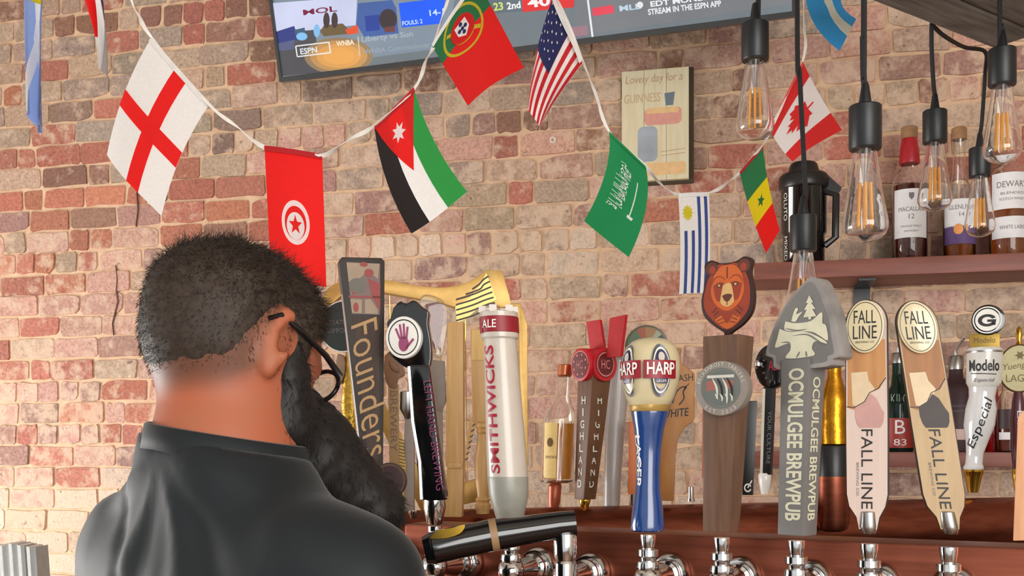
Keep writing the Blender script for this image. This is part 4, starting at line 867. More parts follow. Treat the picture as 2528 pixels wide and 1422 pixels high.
M_slate = mat('slate_label', (92, 94, 104), 0.3); M_navyp = mat('navy_print', (34, 40, 84), 0.3)
for ang in (22, -52):
    lbl = h.part('label', M_slate, wrap(flat(ngon(1605, 918, 26, 64, 32), 0), 1605, hr, 0, ang, 5, 1.0), recalc=False)
    for m_, pp, lf in ((M_print_white, ringpoly(1605, 918, 20.5, 22.5, 0, 359.9, 30, 2.5), 1.6), (M_navyp, ngon(1605, 890, 14, 22, 20), 1.6), (M_offw, ngon(1605, 886, 8, 12, 16), 2.2), (M_print_red, [(1562, 894), (1648, 894), (1648, 938), (1562, 938)], 2.6), (M_navyp, [(1592, 938), (1618, 938), (1618, 950), (1592, 950)], 2.6)):
        h.part('label_print', m_, wrap(flat(pp, 0), 1605, hr, 0, ang, 5, lf), parent=lbl, recalc=False)
    h.part('lettering', M_print_white, wrap(text('HARP', 1605, 914, 30, 70, bold=0.015), 1605, hr, 0, ang, 5, 3.4), parent=lbl, recalc=False)
    h.part('lettering', M_print_white, wrap(text('LAGER', 1605, 944, 7, 24), 1605, hr, 0, ang, 5, 3.4), parent=lbl, recalc=False)
lt = wrap(text('LAGER', 1605, 1140, 18, 130, rot=90, bold=0.02), 1605, interp([(1060, 37), (1110, 31), (1160, 29), (1210, 31)]), 0, -52, 4, 1.0)
h.part('lettering', M_print_white, remap(lt, lambda p: (p[0] - 4, p[1] * 0.94, p[2])), recalc=False)

# --- bear-headed wooden handle
h = Handle('walnut block handle topped by an orange bear head plaque, with a round badge', 1782, 1316, bar_depth(1782), 27)
M_walnut = wood('walnut', (112, 82, 62), (88, 64, 50), (14, 14, 1.2), 0.45, 10)
h.part('block', M_walnut, frust(1800, 98, 80, 832, 1780, 72, 54, 1312), bevel=2)
BX = lambda pp: [(1800 + (h.fx(1800 + x - 1801, 0) - h.fx(1800, 0)), y) for x, y in pp]
bear = h.part('plaque', mat('bear_outline', (48, 22, 18), 0.4), prism(BX(curve([(1750, 676), (1746, 652), (1762, 641), (1782, 650), (1800, 652), (1822, 650), (1842, 641), (1860, 652), (1856, 680), (1862, 712), (1864, 745), (1858, 778), (1838, 804), (1812, 822), (1802, 830), (1790, 820), (1764, 800), (1744, 776), (1738, 742), (1744, 710), (1750, 676)], 5)[:-1]), -8, 8), bevel=1.5)
h.part('stem', mat('bear_outline', (48, 22, 18), 0.4), box(1792, 1808, 812, 836, -7, 7))
b1, b2, b3, b4 = mat('bear_orange', (186, 90, 40), 0.4), mat('bear_rust', (140, 56, 36), 0.4), mat('bear_tan', (196, 158, 104), 0.4), mat('bear_brown', (88, 48, 40), 0.4)
def face(m_, pp, d): h.part('bear_print', m_, flat(BX(pp), d), parent=bear, recalc=False)
cv = lambda *p: curve(list(p) + [p[0]], 4)[:-1]
face(b2, cv((1754, 690), (1776, 656), (1800, 656), (1828, 656), (1850, 690), (1856, 740), (1846, 780), (1802, 816), (1756, 778), (1744, 740)), -8.4)
face(b4, ngon(1765, 663, 15, 17, 20), -8.6); face(b4, ngon(1841, 663, 15, 17, 20), -8.6)
face(b2, ngon(1766, 666, 8, 10, 16), -8.8); face(b2, ngon(1840, 666, 8, 10, 16), -8.8)
face(b1, cv((1770, 680), (1786, 660), (1802, 658), (1820, 660), (1836, 680), (1842, 720), (1830, 752), (1802, 770), (1774, 752), (1762, 720)), -9.0)
face(b2, cv((1768, 706), (1784, 698), (1796, 706), (1790, 740), (1776, 742)), -9.2); face(b2, cv((1838, 706), (1820, 698), (1808, 706), (1814, 740), (1828, 742)), -9.2)
face(b1, cv((1772, 790), (1786, 778), (1802, 800), (1818, 778), (1834, 790), (1802, 814)), -9.2)
face(b3, cv((1792, 706), (1802, 702), (1812, 706), (1818, 738), (1816, 752), (1802, 760), (1788, 752), (1786, 738)), -9.6)
face(b4, cv((1790, 732), (1802, 728), (1814, 732), (1808, 744), (1802, 747), (1796, 744)), -10)
face(b2, [(1801, 746), (1803, 746), (1803, 756), (1801, 756)], -10)
for x in (1783, 1822): face(b4, ngon(x, 706, 6, 5, 14), -9.8); face(b3, ngon(x, 706, 3, 3, 12), -10.2)
for sx_ in (-1, 1): face(b2, stroke(curve([(1802 + sx_ * 4, 694), (1802 + sx_ * 16, 684), (1802 + sx_ * 30, 688), (1802 + sx_ * 38, 704)], 5), 3, True), -9.7)
face(b4, stroke([(1802, 662), (1802, 690)], 2.5), -9.7)
for a in range(5): face(b4, stroke([(1766 + a * 4, 772 + a * 7), (1776 + a * 5, 760 + a * 9)], 2), -9.7); face(b4, stroke([(1838 - a * 4, 772 + a * 7), (1828 - a * 5, 760 + a * 9)], 2), -9.7)
M_bgrey, M_bteal = mat('badge_grey', (132, 124, 116), 0.45), mat('badge_teal', (96, 104, 100), 0.45); M_rust = mat('badge_rust', (150, 92, 82), 0.5); M_pale = mat('badge_pale', (196, 194, 184), 0.5)
bx_ = h.fx(1780, -58)
bd = h.part('badge', [M_bgrey], prism(ngon(bx_, 962, 70, 66, 40), -60, -30), bevel=2)
bp_ = lambda n, m_, pp, d: h.part(n, m_, flat(pp, d), parent=bd, recalc=False)
bp_('badge_ring', M_bteal, ringpoly(bx_, 962, 48, 52, 0, 359.9, 36, 0.95), -60.5); bp_('badge_field', M_bteal, ngon(bx_, 962, 46, 44, 32), -60.5)
bp_('badge_bar', M_pale, [(bx_ - 36, 930), (bx_ + 36, 930), (bx_ + 36, 937), (bx_ - 36, 937)], -61)
bp_('badge_patch', M_rust, [(bx_ - 38, 945), (bx_ - 14, 942), (bx_ - 12, 966), (bx_ - 38, 968)], -61); bp_('badge_patch', M_rust, [(bx_ + 12, 942), (bx_ + 36, 945), (bx_ + 30, 966), (bx_ + 16, 964)], -61)
for i in range(4):
    x0 = bx_ - 22 + i * 13; bp_('claw', M_print_black if i % 2 else M_pale, stroke(curve([(x0, 937), (x0 + 12, 960), (x0 + 14, 985 + (i % 3) * 5)], 4), 6, True), -61.6); bp_('claw', M_pale, stroke(curve([(x0 + 8, 975), (x0 + 14, 985), (x0 + 13, 1000 - abs(i - 2) * 6)], 4), 5, True), -62)
for s_, a0, a1, up_ in (('BECKENROST TABLERS', 196, 344, True), ('EST 2015', 128, 52, False)):
    for i, ch in enumerate(s_):
        if ch == ' ': continue
        a = math.radians(a0 + (a1 - a0) * i / (len(s_) - 1)); x, y = bx_ + 61 * math.cos(a), 962 + 58 * math.sin(a)
        h.part('badge_letter', M_pale, text(ch, x, y, 9, None, rot=math.degrees(a) + (90 if up_ else -90), d=-60.8), parent=bd, recalc=False)

# --- grey arrowhead handle
h = Handle('grey block handle with an arrowhead top showing a tree, lettered down both sides', 1966, 1322, bar_depth(1966), 33)
M_slg, M_dkg = mat('slate_grey_resin', (112, 110, 108), 0.5, 0, 0.12, scale=20), mat('grey_resin_edge', (136, 132, 130), 0.55, 0, 0.25, scale=30, bump=0.5)
M_pcream = mat('cream_print', (206, 204, 178), 0.5)
h.part('shaft', M_slg, frust(1986, 78, 74, 890, 1968, 72, 62, 1320), bevel=3)
ah = cv((1996, 700), (2010, 694), (2024, 706), (2040, 745), (2058, 800), (2066, 850), (2072, 888), (2056, 896), (2044, 912), (1930, 912), (1918, 884), (1900, 872), (1910, 830), (1934, 775), (1966, 730))
arrow = h.part('arrowhead', [M_dkg], prism([(h.fx(x - 10, -34), y) for x, y in ah], -30, 30), bevel=5)
inner = [(1990 + (x - 1990) * 0.86 , 810 + (y - 810) * 0.9) for x, y in ah]
f_ = lambda pp, d: flat([(h.fx(x - 10, d), y) for x, y in pp], d)
ap = lambda m_, pp, d: h.part('arrow_print', m_, f_(pp, d), parent=arrow, recalc=False)
ap(M_slg, inner, -31)
ap(M_pcream, cv((1950, 795), (1975, 802), (2010, 800), (2034, 782), (2036, 808), (2044, 815), (2048, 850), (2030, 838), (2010, 826), (1970, 822), (1948, 815)), -32)
ap(M_pcream, cv((1936, 812), (1960, 822), (2000, 826), (2036, 846), (2046, 858), (2020, 850), (2012, 866), (2016, 884), (1952, 886), (1962, 866), (1956, 850), (1926, 858), (1930, 836)), -32.2)
ap(M_pcream, [(2006, 738), (2015, 756), (2010, 756), (2020, 772), (2013, 772), (2022, 790), (2010, 790), (2010, 796), (2004, 796), (2004, 790), (1992, 790), (2000, 772), (1994, 772), (2003, 756), (1998, 756)], -32.4)
ap(M_pcream, cv((1964, 796), (1968, 780), (1974, 766), (1980, 768), (1976, 780), (1990, 776), (1982, 786), (1974, 798)), -32.4)
for pts_ in ([(1950, 812), (1975, 820), (2000, 819)], [(1966, 832), (2000, 832), (2024, 848), (2042, 862)], [(1940, 846), (1958, 848), (1962, 862)], [(1976, 886), (1984, 872)], [(2000, 886), (1998, 872)]): ap(M_slg, stroke(curve(pts_, 6), 3.5, True), -33)
def on_front(vf, d_top, d_bot, lean):
    return remap(vf, lambda p: (p[0] + lean * (p[2] - 1100), d_top + (d_bot - d_top) * (p[2] - 890) / 430 - 0.8, p[2]))
h.part('lettering', M_pcream, on_front(text('OCMULGEE BREWPUB', h.fx(1962, -34), 1098, 44, 372, rot=90, bold=0.025), -37, -31, -0.04), recalc=False)
sd_ = text('OCMULGEE BREWPUB', 0, 1108, 34, 350, rot=90, bold=0.02)
h.part('lettering', M_pcream, remap(sd_, lambda p: (1986 + 39 - (p[2] - 890) * (18 + 3) / 430 + 0.9, p[0] * 0.95, p[2])), recalc=False)

# --- slim pale handles of one maker (upright and leaning)
M_pinkw, M_bir = wood('pale_pink_board', (206, 184, 174), (214, 194, 182)), wood('birch_board', (186, 160, 120), (176, 148, 110)); M_oak = wood('honey_board', (196, 142, 88), (172, 120, 72)); M_edge = mat('dark_edge', (44, 32, 28), 0.5)
M_rosep, M_darkp = mat('dusty_rose_print', (190, 146, 140), 0.5), mat('dark_brown_print', (58, 48, 44), 0.5); M_sand = mat('sand_print', (212, 190, 156), 0.5)
def slim(label, px, py, tilt, eff, base_m, state_m, top_m, x_of):
    h = Handle(label, px, py, bar_depth(px), eff)
    X = lambda x, y: x_of(x, y)
    mp_ = lambda pp, d: [(X(x, y), y) for x, y in pp]
    out = [(2140 + 50 * math.cos(a), 800 + 60 * math.sin(a)) for a in np.linspace(math.pi, 2 * math.pi, 18)] + [(2190, 860), (2192, 1050), (2192, 1220), (2186, 1250), (2172, 1276), (2166, 1306), (2122, 1306), (2116, 1276), (2098, 1250), (2092, 1220), (2090, 1050), (2090, 860)]
    h.part('board', [M_edge], prism(mp_(out, 0), -9, 12), bevel=2)
    out2 = [(2140 + (x - 2140) * 0.95, y + (3 if y < 800 else 0)) for x, y in out]
    bd = h.part('face', base_m, prism(mp_(out2, 0), -11, -8))
    pr = lambda n, m_, pp, d: h.part(n, m_, flat(mp_(pp, d), d), parent=bd, recalc=False)
    pr('top_print', top_m, [(2096, 840), (2184, 840), (2186, 930), (2172, 960), (2150, 970), (2138, 996), (2110, 1012), (2096, 1006)], -11.4)
    pr('state_print', M_sand if top_m is not M_rosep else M_pinkw, [(2104, 920), (2142, 918), (2146, 940), (2160, 960), (2146, 990), (2120, 1004), (2108, 1000)], -11.8)
    st = [(2150, 972), (2164, 984), (2174, 1006), (2182, 1020), (2180, 1042), (2176, 1052), (2172, 1056), (2124, 1056), (2118, 1046), (2114, 1028), (2114, 1004), (2128, 996), (2138, 990)]
    pr('state_print', state_m, st, -12)
    pr('line_print', M_edge, stroke([(2094, 1004), (2112, 1006), (2136, 992), (2148, 970), (2168, 960), (2186, 934)], 2), -12.2)
    lv, lf = text('FALL LINE', 2142, 1158, 26, 196, rot=90); h.part('lettering', M_print_black, ([(X(x, y), -12.2, y) for x, _, y in lv], lf), parent=bd, recalc=False)
    lv, lf = text('BREWING CO.', 2120, 1184, 6, 84, rot=90); h.part('lettering', M_grey, ([(X(x, y), -12.2, y) for x, _, y in lv], lf), parent=bd, recalc=False)
    ov = h.part('oval_badge', [M_cream], prism(mp_(ngon(2138, 808, 45, 65, 36), 0), -22, -8), bevel=3)
    h.part('badge_ring', M_darkp, flat(mp_(ringpoly(2138, 808, 39, 40.2, 0, 359.9, 36, 1.5), 0), -22.6), parent=ov, recalc=False)
    for s_, y, hh, w in (('FALL', 784, 32, 52), ('LINE', 822, 32, 56), ('BREWING CO', 846, 5, 44)):
        lv, lf = text(s_, 2138, y, hh, w, bold=0.0); h.part('lettering', M_print_black, ([(X(x, yy), -22.8, yy) for x, _, yy in lv], lf), parent=ov, recalc=False)
    cl = h.part('clip', M_steel, lathe([(1262, 16, X(2144, 1262)), (1264, 19, X(2144, 1264)), (1300, 22, X(2144, 1300)), (1312, 18, X(2146, 1312)), (1318, 14, X(2146, 1318))], 0, -2, 20))
slim('upright slim pale pink handle with an oval badge and rose state shape', 2146, 1318, 0, 6, M_pinkw, M_rosep, M_oak, lambda x, y: x)
slim('leaning slim birch handle with an oval badge and dark brown state shape', 2342, 1326, 0, -8, M_bir, M_darkp, wood('caramel_board', (166, 112, 62), (146, 98, 56)), lambda x, y: x + 128 + (y - 800) * 0.142)

# --- light wooden handle cut by the right edge
h = Handle('light wooden handle cut off by the right edge', 2552, 1340, bar_depth(2552), 0)
h.part('board', wood('peach_wood', (222, 170, 130), (208, 150, 110)), prism([(2516, 1040), (2588, 1040), (2594, 1330), (2506, 1336)], -14, 14), bevel=3)
h.part('top', wood('peach_wood', (222, 170, 130), (208, 150, 110)), prism(arc(2552, 1042, 36, 180, 360, 14), -14, 14))
# ------------------------------------------------------------------ handles of the rear row
def rear(label, px, py, eff=0, dy=0.0): return Handle(label, px, py, pipe_depth(px) + dy, eff, row='rear')
M_ash = wood('pale_turned_wood', (206, 166, 108), (190, 146, 88)); M_brass2 = mat('satin_gold', (190, 152, 82), 0.38, 0.4, 0.1); M_gline = mat('dark_inlay', (46, 36, 22), 0.5)
# golden harp-shaped handle
h = rear('golden harp-shaped handle with a curved neck and dark striped shoulder', 1140, 1282, 0, 0.03)
neck = curve([(800, 752), (806, 726), (832, 704), (880, 692), (950, 694), (1020, 706), (1090, 712), (1150, 700), (1190, 676), (1200, 668)], 5) + [(1240, 670), (1258, 735), (1262, 756), (1236, 762), (1222, 752)] + curve([(1222, 752), (1196, 748), (1160, 752), (1128, 760), (1080, 748), (1020, 738), (950, 726), (890, 722), (850, 732), (826, 752)], 5)[1:]
h.part('neck', M_brass2, prism(neck, -14, 24), bevel=3)
sh = [(1200, 676), (1226, 742), (1186, 758), (1150, 790), (1128, 800), (1124, 760), (1160, 736), (1186, 704)]
shp = h.part('shoulder', mat('pale_gold', (218, 188, 112), 0.4, 0.4), prism(sh, -18, -12))
for i in range(7):
    y = 700 + i * 13; h.part('inlay_line', M_gline, flat(stroke(curve([(1126 + (i < 2) * (40 - i * 16), y + 16), (1165 + (i < 2) * 18, y + 4), (1194, y - 8), (1206 + i * 3, y - 16)], 5), 4), -18.6), parent=shp, recalc=False)
h.part('pillar', M_brass2, prism([(1262, 750), (1284, 748), (1302, 800), (1304, 1150), (1290, 1185), (1280, 1185), (1282, 1000), (1280, 800)], -8, 18), bevel=2)
h.part('soundboard', M_brass2, prism([(806, 750), (830, 750), (1010, 1120), (1090, 1230), (1084, 1262), (1040, 1262), (980, 1140)], -4, 20), bevel=2)
h.part('foot', M_brass2, prism([(1040, 1225), (1180, 1180), (1300, 1150), (1300, 1186), (1180, 1238), (1050, 1266)], -6, 20), bevel=2)
for i in range(5): h.part('string', M_gold, tube([(900 + i * 62, 4, 722 + i * 6), (905 + i * 62, 4, 880 + i * 70)], 1.2, 5))
# pale wooden posts
h = rear('broad pale wooden post handle left of the white ale handle', 1122, 1278, 8, -0.06)
h.part('post', M_ash, frust(1126, 40, 30, 796, 1124, 44, 36, 1150), bevel=4)
h.part('lower_post', M_ash, frust(1126, 40, 32, 1148, 1120, 46, 36, 1276), bevel=4)
h.part('ridge', M_ash, box(1108, 1144, 1142, 1156, -22, 20), bevel=3)
h = rear('turned pale wooden handle with beads just left of the white ale handle', 1192, 1268, 0, -0.05)
h.part('spindle', M_ash, lathe([(1040, 8), (1046, 16), (1054, 18), (1060, 14), (1066, 17), (1072, 13), (1090, 14), (1130, 20), (1170, 21), (1210, 15), (1226, 13), (1234, 19), (1240, 15), (1246, 21), (1254, 20), (1260, 17), (1268, 16)], 1192, 0, 24))
h.part('paddle', M_ash, frust(1182, 42, 14, 812, 1184, 36, 14, 1042), bevel=3)
pl_ = h.part('upper_paddle', wood('gold_wood', (216, 178, 104), (200, 158, 84)), box(1164, 1196, 816, 890, -9.5, 5))
fin = h.part('fin', M_ash, prism([(1160, 1030), (1184, 1030), (1166, 1080), (1150, 1150), (1146, 1190), (1142, 1150), (1152, 1090)], -5, 5))
for i in range(7): h.part('notch', M_gline, flat(stroke([(1154 + 3 * (6 - i) - 6, 1052 + i * 14), (1162 + 3 * (6 - i) - 6, 1046 + i * 14)], 3), -5.6), parent=fin, recalc=False)
# round drum badge left of the dark framed handle
h = rear('white drum handle with a dark green round face, left of the dark framed handle', 880, 1268, 24, -0.05)
M_dkgreen = mat('dark_green_face', (34, 44, 40), 0.4)
def drum(h, cx, cy, r, d0, d1, mside, mface, n=36): 
    o = h.part('drum', mside, prism(ngon(cx, cy, r, r, n), d0, d1), bevel=2); h.part('face', mface, flat(ngon(cx, cy, r * 0.95, r * 0.95, n), d0 - 0.6), parent=o, recalc=False); return o
dr = drum(h, h.fx(848, -30), 808, 64, -30, 40, M_white, M_dkgreen)
h.part('lettering', M_grey, text('CREATURE', h.fx(838, -31), 798, 12, 74, d=-31.5), parent=dr, recalc=False); h.part('lettering', M_grey, text('COMFORTS', h.fx(838, -31), 818, 12, 74, d=-31.5), parent=dr, recalc=False)
M_gleaf = mat('gold_leaf_relief', (190, 150, 60), 0.3, 0.9, 0.4, scale=60, bump=0.8)
h.part('stem', M_gleaf, lathe([(868, 12), (890, 16), (940, 20), (1000, 24), (1060, 20), (1150, 16), (1262, 14)], 862, 6, 20))
h.part('leaf', mat('tan_leaf', (150, 124, 100), 0.5), prism(cv((836, 872), (852, 884), (854, 920), (838, 950), (828, 920)), -14, 0), bevel=2)
# carved brown handle with a wooden letter strip behind the dark framed handle
h = rear('carved brown wooden handle with a leaf top and lettered strip', 976, 1272, 0, -0.05)
M_carv = wood('carved_brown_wood', (132, 88, 44), (104, 66, 34), (6, 6, 2))
h.part('leaf_top', M_carv, prism(cv((950, 880), (968, 866), (988, 890), (1000, 924), (984, 936), (978, 960), (956, 950), (948, 916)), -12, 8), bevel=2)
h.part('carved_fold', M_carv, prism(cv((960, 892), (980, 900), (986, 920), (968, 914)), -18, -10), bevel=2)
st = h.part('strip', wood('tan_strip', (160, 126, 76), (146, 110, 64)), prism([(958, 950), (984, 950), (986, 1175), (962, 1200)], -9, 6), bevel=1.5)
h.part('lettering', mat('brown_print', (108, 78, 46), 0.5), text('BREWERY', 972, 1040, 17, 150, rot=90, d=-9.6), parent=st, recalc=False)
h.part('lower_stem', M_ash, frust(974, 26, 14, 1195, 976, 26, 14, 1270))
# yellow striped fin handle
h = rear('yellow handle with fine dark stripes, behind the dark disc', 990, 1280, 0, -0.05)
fn_ = h.part('fin', mat('striped_yellow', (206, 164, 70), 0.5), prism([(978, 1050), (992, 1070), (1002, 1150), (998, 1200), (994, 1282), (974, 1282), (972, 1180)], -5, 5))
for i in range(12): h.part('stripe', M_gline, flat(stroke([(977, 1082 + i * 8), (1000, 1088 + i * 8)], 2), -5.6), parent=fn_, recalc=False)
# grey slab
h = rear('plain grey slab handle left of the black hand-badge handle', 1012, 1276, 10, -0.05)
h.part('slab', mat('warm_grey_paint', (150, 138, 130), 0.5), frust(1012, 24, 12, 1030, 1008, 30, 16, 1262), bevel=2)
h.part('mug', M_steel, lathe([(966, 14), (968, 18), (1010, 19), (1026, 12), (1034, 8)], 1006, -4, 20))
h.ferrule(1018, 1262, 14, h=14)
# dark disc with a ring
h = Handle('round dark plum disc handle at the tip of the beard', 966, 1262, 1.36, 20)
dk = h.part('disc', mat('plum_disc', (62, 46, 48), 0.4), ydisc(h.fx(962, 0), 1186, -8, 8, 44, 32), bevel=3)
h.part('rim', mat('brown_rim', (92, 72, 58), 0.4), flat(ringpoly(h.fx(962, -8), 1186, 36, 41, 0, 359.9, 32), -8.8), parent=dk, recalc=False)
h.part('key_ring', M_steel, tube([(984 + 9 * math.cos(a), 0, 1242 + 9 * math.sin(a)) for a in np.linspace(0, 2 * math.pi, 17)], 1.6, 6))
h.part('stem', M_chrome, lathe([(1226, 14), (1250, 16), (1290, 18)], 950, 0, 16))
# clear handle with a red label
h = rear('clear acrylic handle with a dark red label, behind the black hand-badge handle', 1082, 1280, 0, -0.05)
cl = h.part('body', thin_glass('acrylic', (235, 235, 230)), prism(cv((1034, 742), (1052, 728), (1096, 744), (1106, 790), (1098, 850), (1086, 884), (1060, 870), (1044, 820)), -10, 10), bevel=4)
h.part('label', mat('brick_red_label', (128, 62, 56), 0.45), prism(cv((1050, 752), (1080, 748), (1096, 762), (1092, 810), (1078, 866), (1062, 830)), -6, -2))
h.part('collar', mat('taupe_paint', (122, 108, 96), 0.5), prism([(1060, 888), (1098, 892), (1102, 990), (1090, 1020), (1066, 1010)], -8, 8), bevel=3)
h.part('stem', mat('taupe_paint', (122, 108, 96), 0.5), frust(1080, 26, 14, 1010, 1084, 24, 16, 1280), bevel=2)
# bottle-shaped handle
h = rear('small clear bottle-shaped handle with amber filling and copper stopper', 1372, 1262, 0, 0.04)
M_bot = real_glass('clear_bottle')
h.part('glass', M_bot, lathe([(926, 15, 1393), (934, 18, 1392), (980, 19, 1388), (1000, 26, 1386), (1020, 38, 1383), (1040, 41, 1381), (1186, 41, 1374), (1192, 36, 1374), (1188, 30, 1374), (1184, 38, 1374), (1040, 38, 1381), (1020, 35, 1383), (1000, 23, 1386), (980, 16, 1388), (934, 15, 1392), (928, 12, 1393)], 0, 0, 28))
h.part('filling', liquid('pale_whisky', (226, 158, 50), 0.05, 0.6), lathe([(1046, 36.5, 1381), (1182, 36.5, 1374)], 0, 0, 28))
h.part('stopper', mat('copper_stopper', (190, 110, 70), 0.3, 0.6), lathe([(900, 15, 1396), (902, 18, 1396), (926, 18, 1394), (930, 15, 1394)], 0, 0, 20))
lbp = h.part('label', mat('straw_label', (232, 202, 130), 0.5), wrap(flat([(1358, 1044), (1392, 1044), (1388, 1180), (1352, 1180)], 0), 1376, 41, 0, -22, 6, 1), recalc=False)
h.part('label_seal', mat('brown_print', (108, 78, 46), 0.5), wrap(flat(ngon(1374, 1092, 8, 11, 16), 0), 1376, 41, 0, -22, 6, 2), parent=lbp, recalc=False)
h.part('lettering', mat('brown_print', (108, 78, 46), 0.5), wrap(text('SMOKE', 1376, 1128, 7, 30), 1376, 41, 0, -22, 6, 2), parent=lbp, recalc=False)
h.part('ferrule', mat('rust_ferrule', (170, 84, 56), 0.35, 0.3), lathe([(1192, 12, 1372), (1200, 17, 1370), (1240, 15, 1368), (1262, 10, 1366)], 0, 0, 18))
# square brown handle with white stacked letters and a red drum
h = rear('square brown handle with white stacked letters, red drum and two red ribbons', 1440, 1254, 52)
M_hb = wood('chestnut', (118, 82, 56), (100, 68, 46)); M_hred = mat('scarlet_drum', (196, 32, 44), 0.4); M_hrib = mat('scarlet_ribbon', (182, 20, 30), 0.6)
h.part('shaft', M_hb, frust(1484, 58, 58, 930, 1447, 38, 38, 1232), bevel=2)
for (a, b, c, d) in (((1450, 796), (1482, 796), (1494, 880), (1462, 884)), ((1506, 796), (1541, 794), (1530, 890), (1498, 890))): h.part('ribbon', M_hrib, prism([(h.fx(x, 0), y) for x, y in (a, b, c, d)], -4, 4))
dr = h.part('drum', M_hred, prism(ngon(1484, 905, 38, 40, 32), -44, 30), bevel=2)
dr2 = h.part('side_drum', M_hred, ([(p[1] + 1484 - 2, p[0] - 1484, p[2]) for p in prism(ngon(1484, 905, 36, 40, 32), -20, 44)[0]], prism(ngon(1484, 905, 36, 40, 32), -20, 44)[1]))
M_hdark = mat('maroon_face', (104, 30, 34), 0.4)
h.part('side_face', M_hdark, ([(1526.8, (p[0] - 1484), p[2]) for p in flat(ngon(1484, 905, 29, 32, 28), 0)[0]], [tuple(range(28))]), parent=dr2, recalc=False)
sv2 = text('HC', 0, 905, 22, 26); h.part('lettering', mat('pale_rose', (214, 130, 126), 0.5), ([(1527.4, p[0], p[2]) for p in sv2[0]], sv2[1]), parent=dr2, recalc=False)
h.part('side_ring', mat('pale_rose', (214, 130, 126), 0.5), ([(1527.2, p[0] - 1484, p[2]) for p in flat(ringpoly(1484, 905, 24, 27, 0, 359.9, 24, 1.1), 0)[0]], [tuple(range(50))]), parent=dr2, recalc=False)
h.part('drum_face', M_hdark, flat(ngon(1484, 905, 31, 33, 28), -44.8), parent=dr, recalc=False)
h.part('drum_ring', mat('pale_rose', (214, 130, 126), 0.5), flat(ringpoly(1484, 905, 31, 34, 180, 360, 20), -45.2), parent=dr, recalc=False); h.part('lettering', mat('pale_rose', (214, 130, 126), 0.5), text('HC', 1484, 905, 20, 24, d=-45.4), parent=dr, recalc=False)
for i in range(8):
    a = math.radians(20 + i * 45); h.part('drum_mark', mat('pale_rose', (214, 130, 126), 0.5), flat(ngon(1484 + 24 * math.cos(a), 905 + 25 * math.sin(a), 3.4, 3.4, 5), -45.4), parent=dr, recalc=False)
for i, ch in enumerate('HIGHLAND'):
    y = 990 + i * 29; t = (y - 930) / 302; cx = 1484 - 37 * t; dd = -(29 - 10 * t)
    h.part('letter', M_print_white, text(ch, cx, y, 19, 15 if ch != 'I' else 4, bold=0.01, d=dd - 0.8), recalc=False)
    vv, ff = text(ch, 0, y, 19, 15 if ch != 'I' else 4, bold=0.01)
    h.part('letter', M_print_white, ([(cx - dd + 0.8, p[0] * 0.9, p[2]) for p in vv], ff), recalc=False)
h.part('ferrule', M_gold, lathe([(1232, 14), (1236, 15), (1252, 9), (1256, 8)], 1446, 0, 18))
# smooth grey handle
h = rear('smooth light grey tapering handle right of the square brown one', 1512, 1252, 0, 0.02)
h.part('body', mat('light_grey_gloss', (182, 176, 172), 0.3, 0, 0.03, coat=0.3), lathe([(880, 10, 1530), (890, 26, 1528), (960, 28, 1524), (1060, 24, 1518), (1180, 21, 1512), (1252, 20, 1510)], 0, 0, 28))
# round multi-coloured top behind the cream head
h = rear('handle with a domed top in green, orange, brown and grey wedges behind the cream head', 1598, 1246, 0, -0.05)
dm = h.part('dome', mat('bronze_rim', (88, 86, 64), 0.4), prism(arc(1596, 856, 53, 180, 360, 24) + [(1640, 930), (1552, 930)], -10, 10), bevel=3)
for i, (a, b, m_) in enumerate(((182, 238, mat('moss', (70, 98, 66), 0.45)), (238, 266, mat('terracotta', (150, 70, 34), 0.45)), (266, 302, mat('ochre', (150, 106, 50), 0.45)), (302, 322, mat('pale_sage', (150, 152, 132), 0.45)), (322, 358, mat('deep_pine', (44, 62, 52), 0.45)))):
    h.part('wedge', m_, flat([(1596, 856)] + arc(1596, 856, 47, a, b, 8), -10.8), parent=dm, recalc=False)
h.part('stem', M_ash, lathe([(925, 18), (1100, 15), (1246, 16)], 1598, 2, 18))
# wooden paddle
h = rear('wooden paddle handle with dark lettering and a horse head mark', 1648, 1242, 0, -0.02)
pd = h.part('paddle', wood('orange_wood', (186, 128, 62), (168, 110, 52), (5, 5, 1.5)), prism([(1600, 862), (1682, 862), (1676, 880), (1684, 900), (1714, 922), (1712, 1040), (1690, 1056), (1674, 1080), (1668, 1120), (1664, 1236), (1632, 1236), (1626, 1120), (1618, 1080), (1592, 1040)], -9, 9), bevel=4)
h.part('lettering', M_print_black, text('WASH', 1682, 934, 17, 56, d=-9.8, rot=-4), parent=pd, recalc=False); h.part('lettering', M_print_black, text('WHITE', 1666, 1020, 20, 66, d=-9.8, rot=-5, shear=0.15, bold=0.01), parent=pd, recalc=False)
h.part('horse_mark', M_print_black, flat(stroke(curve([(1660, 996), (1668, 972), (1680, 958), (1694, 956), (1686, 968), (1688, 984), (1676, 1000)], 5), 3), -9.8), parent=pd, recalc=False)
h.part('horse_mark', M_print_black, flat(stroke([(1692, 956), (1700, 948)], 2), -9.8), parent=pd, recalc=False)
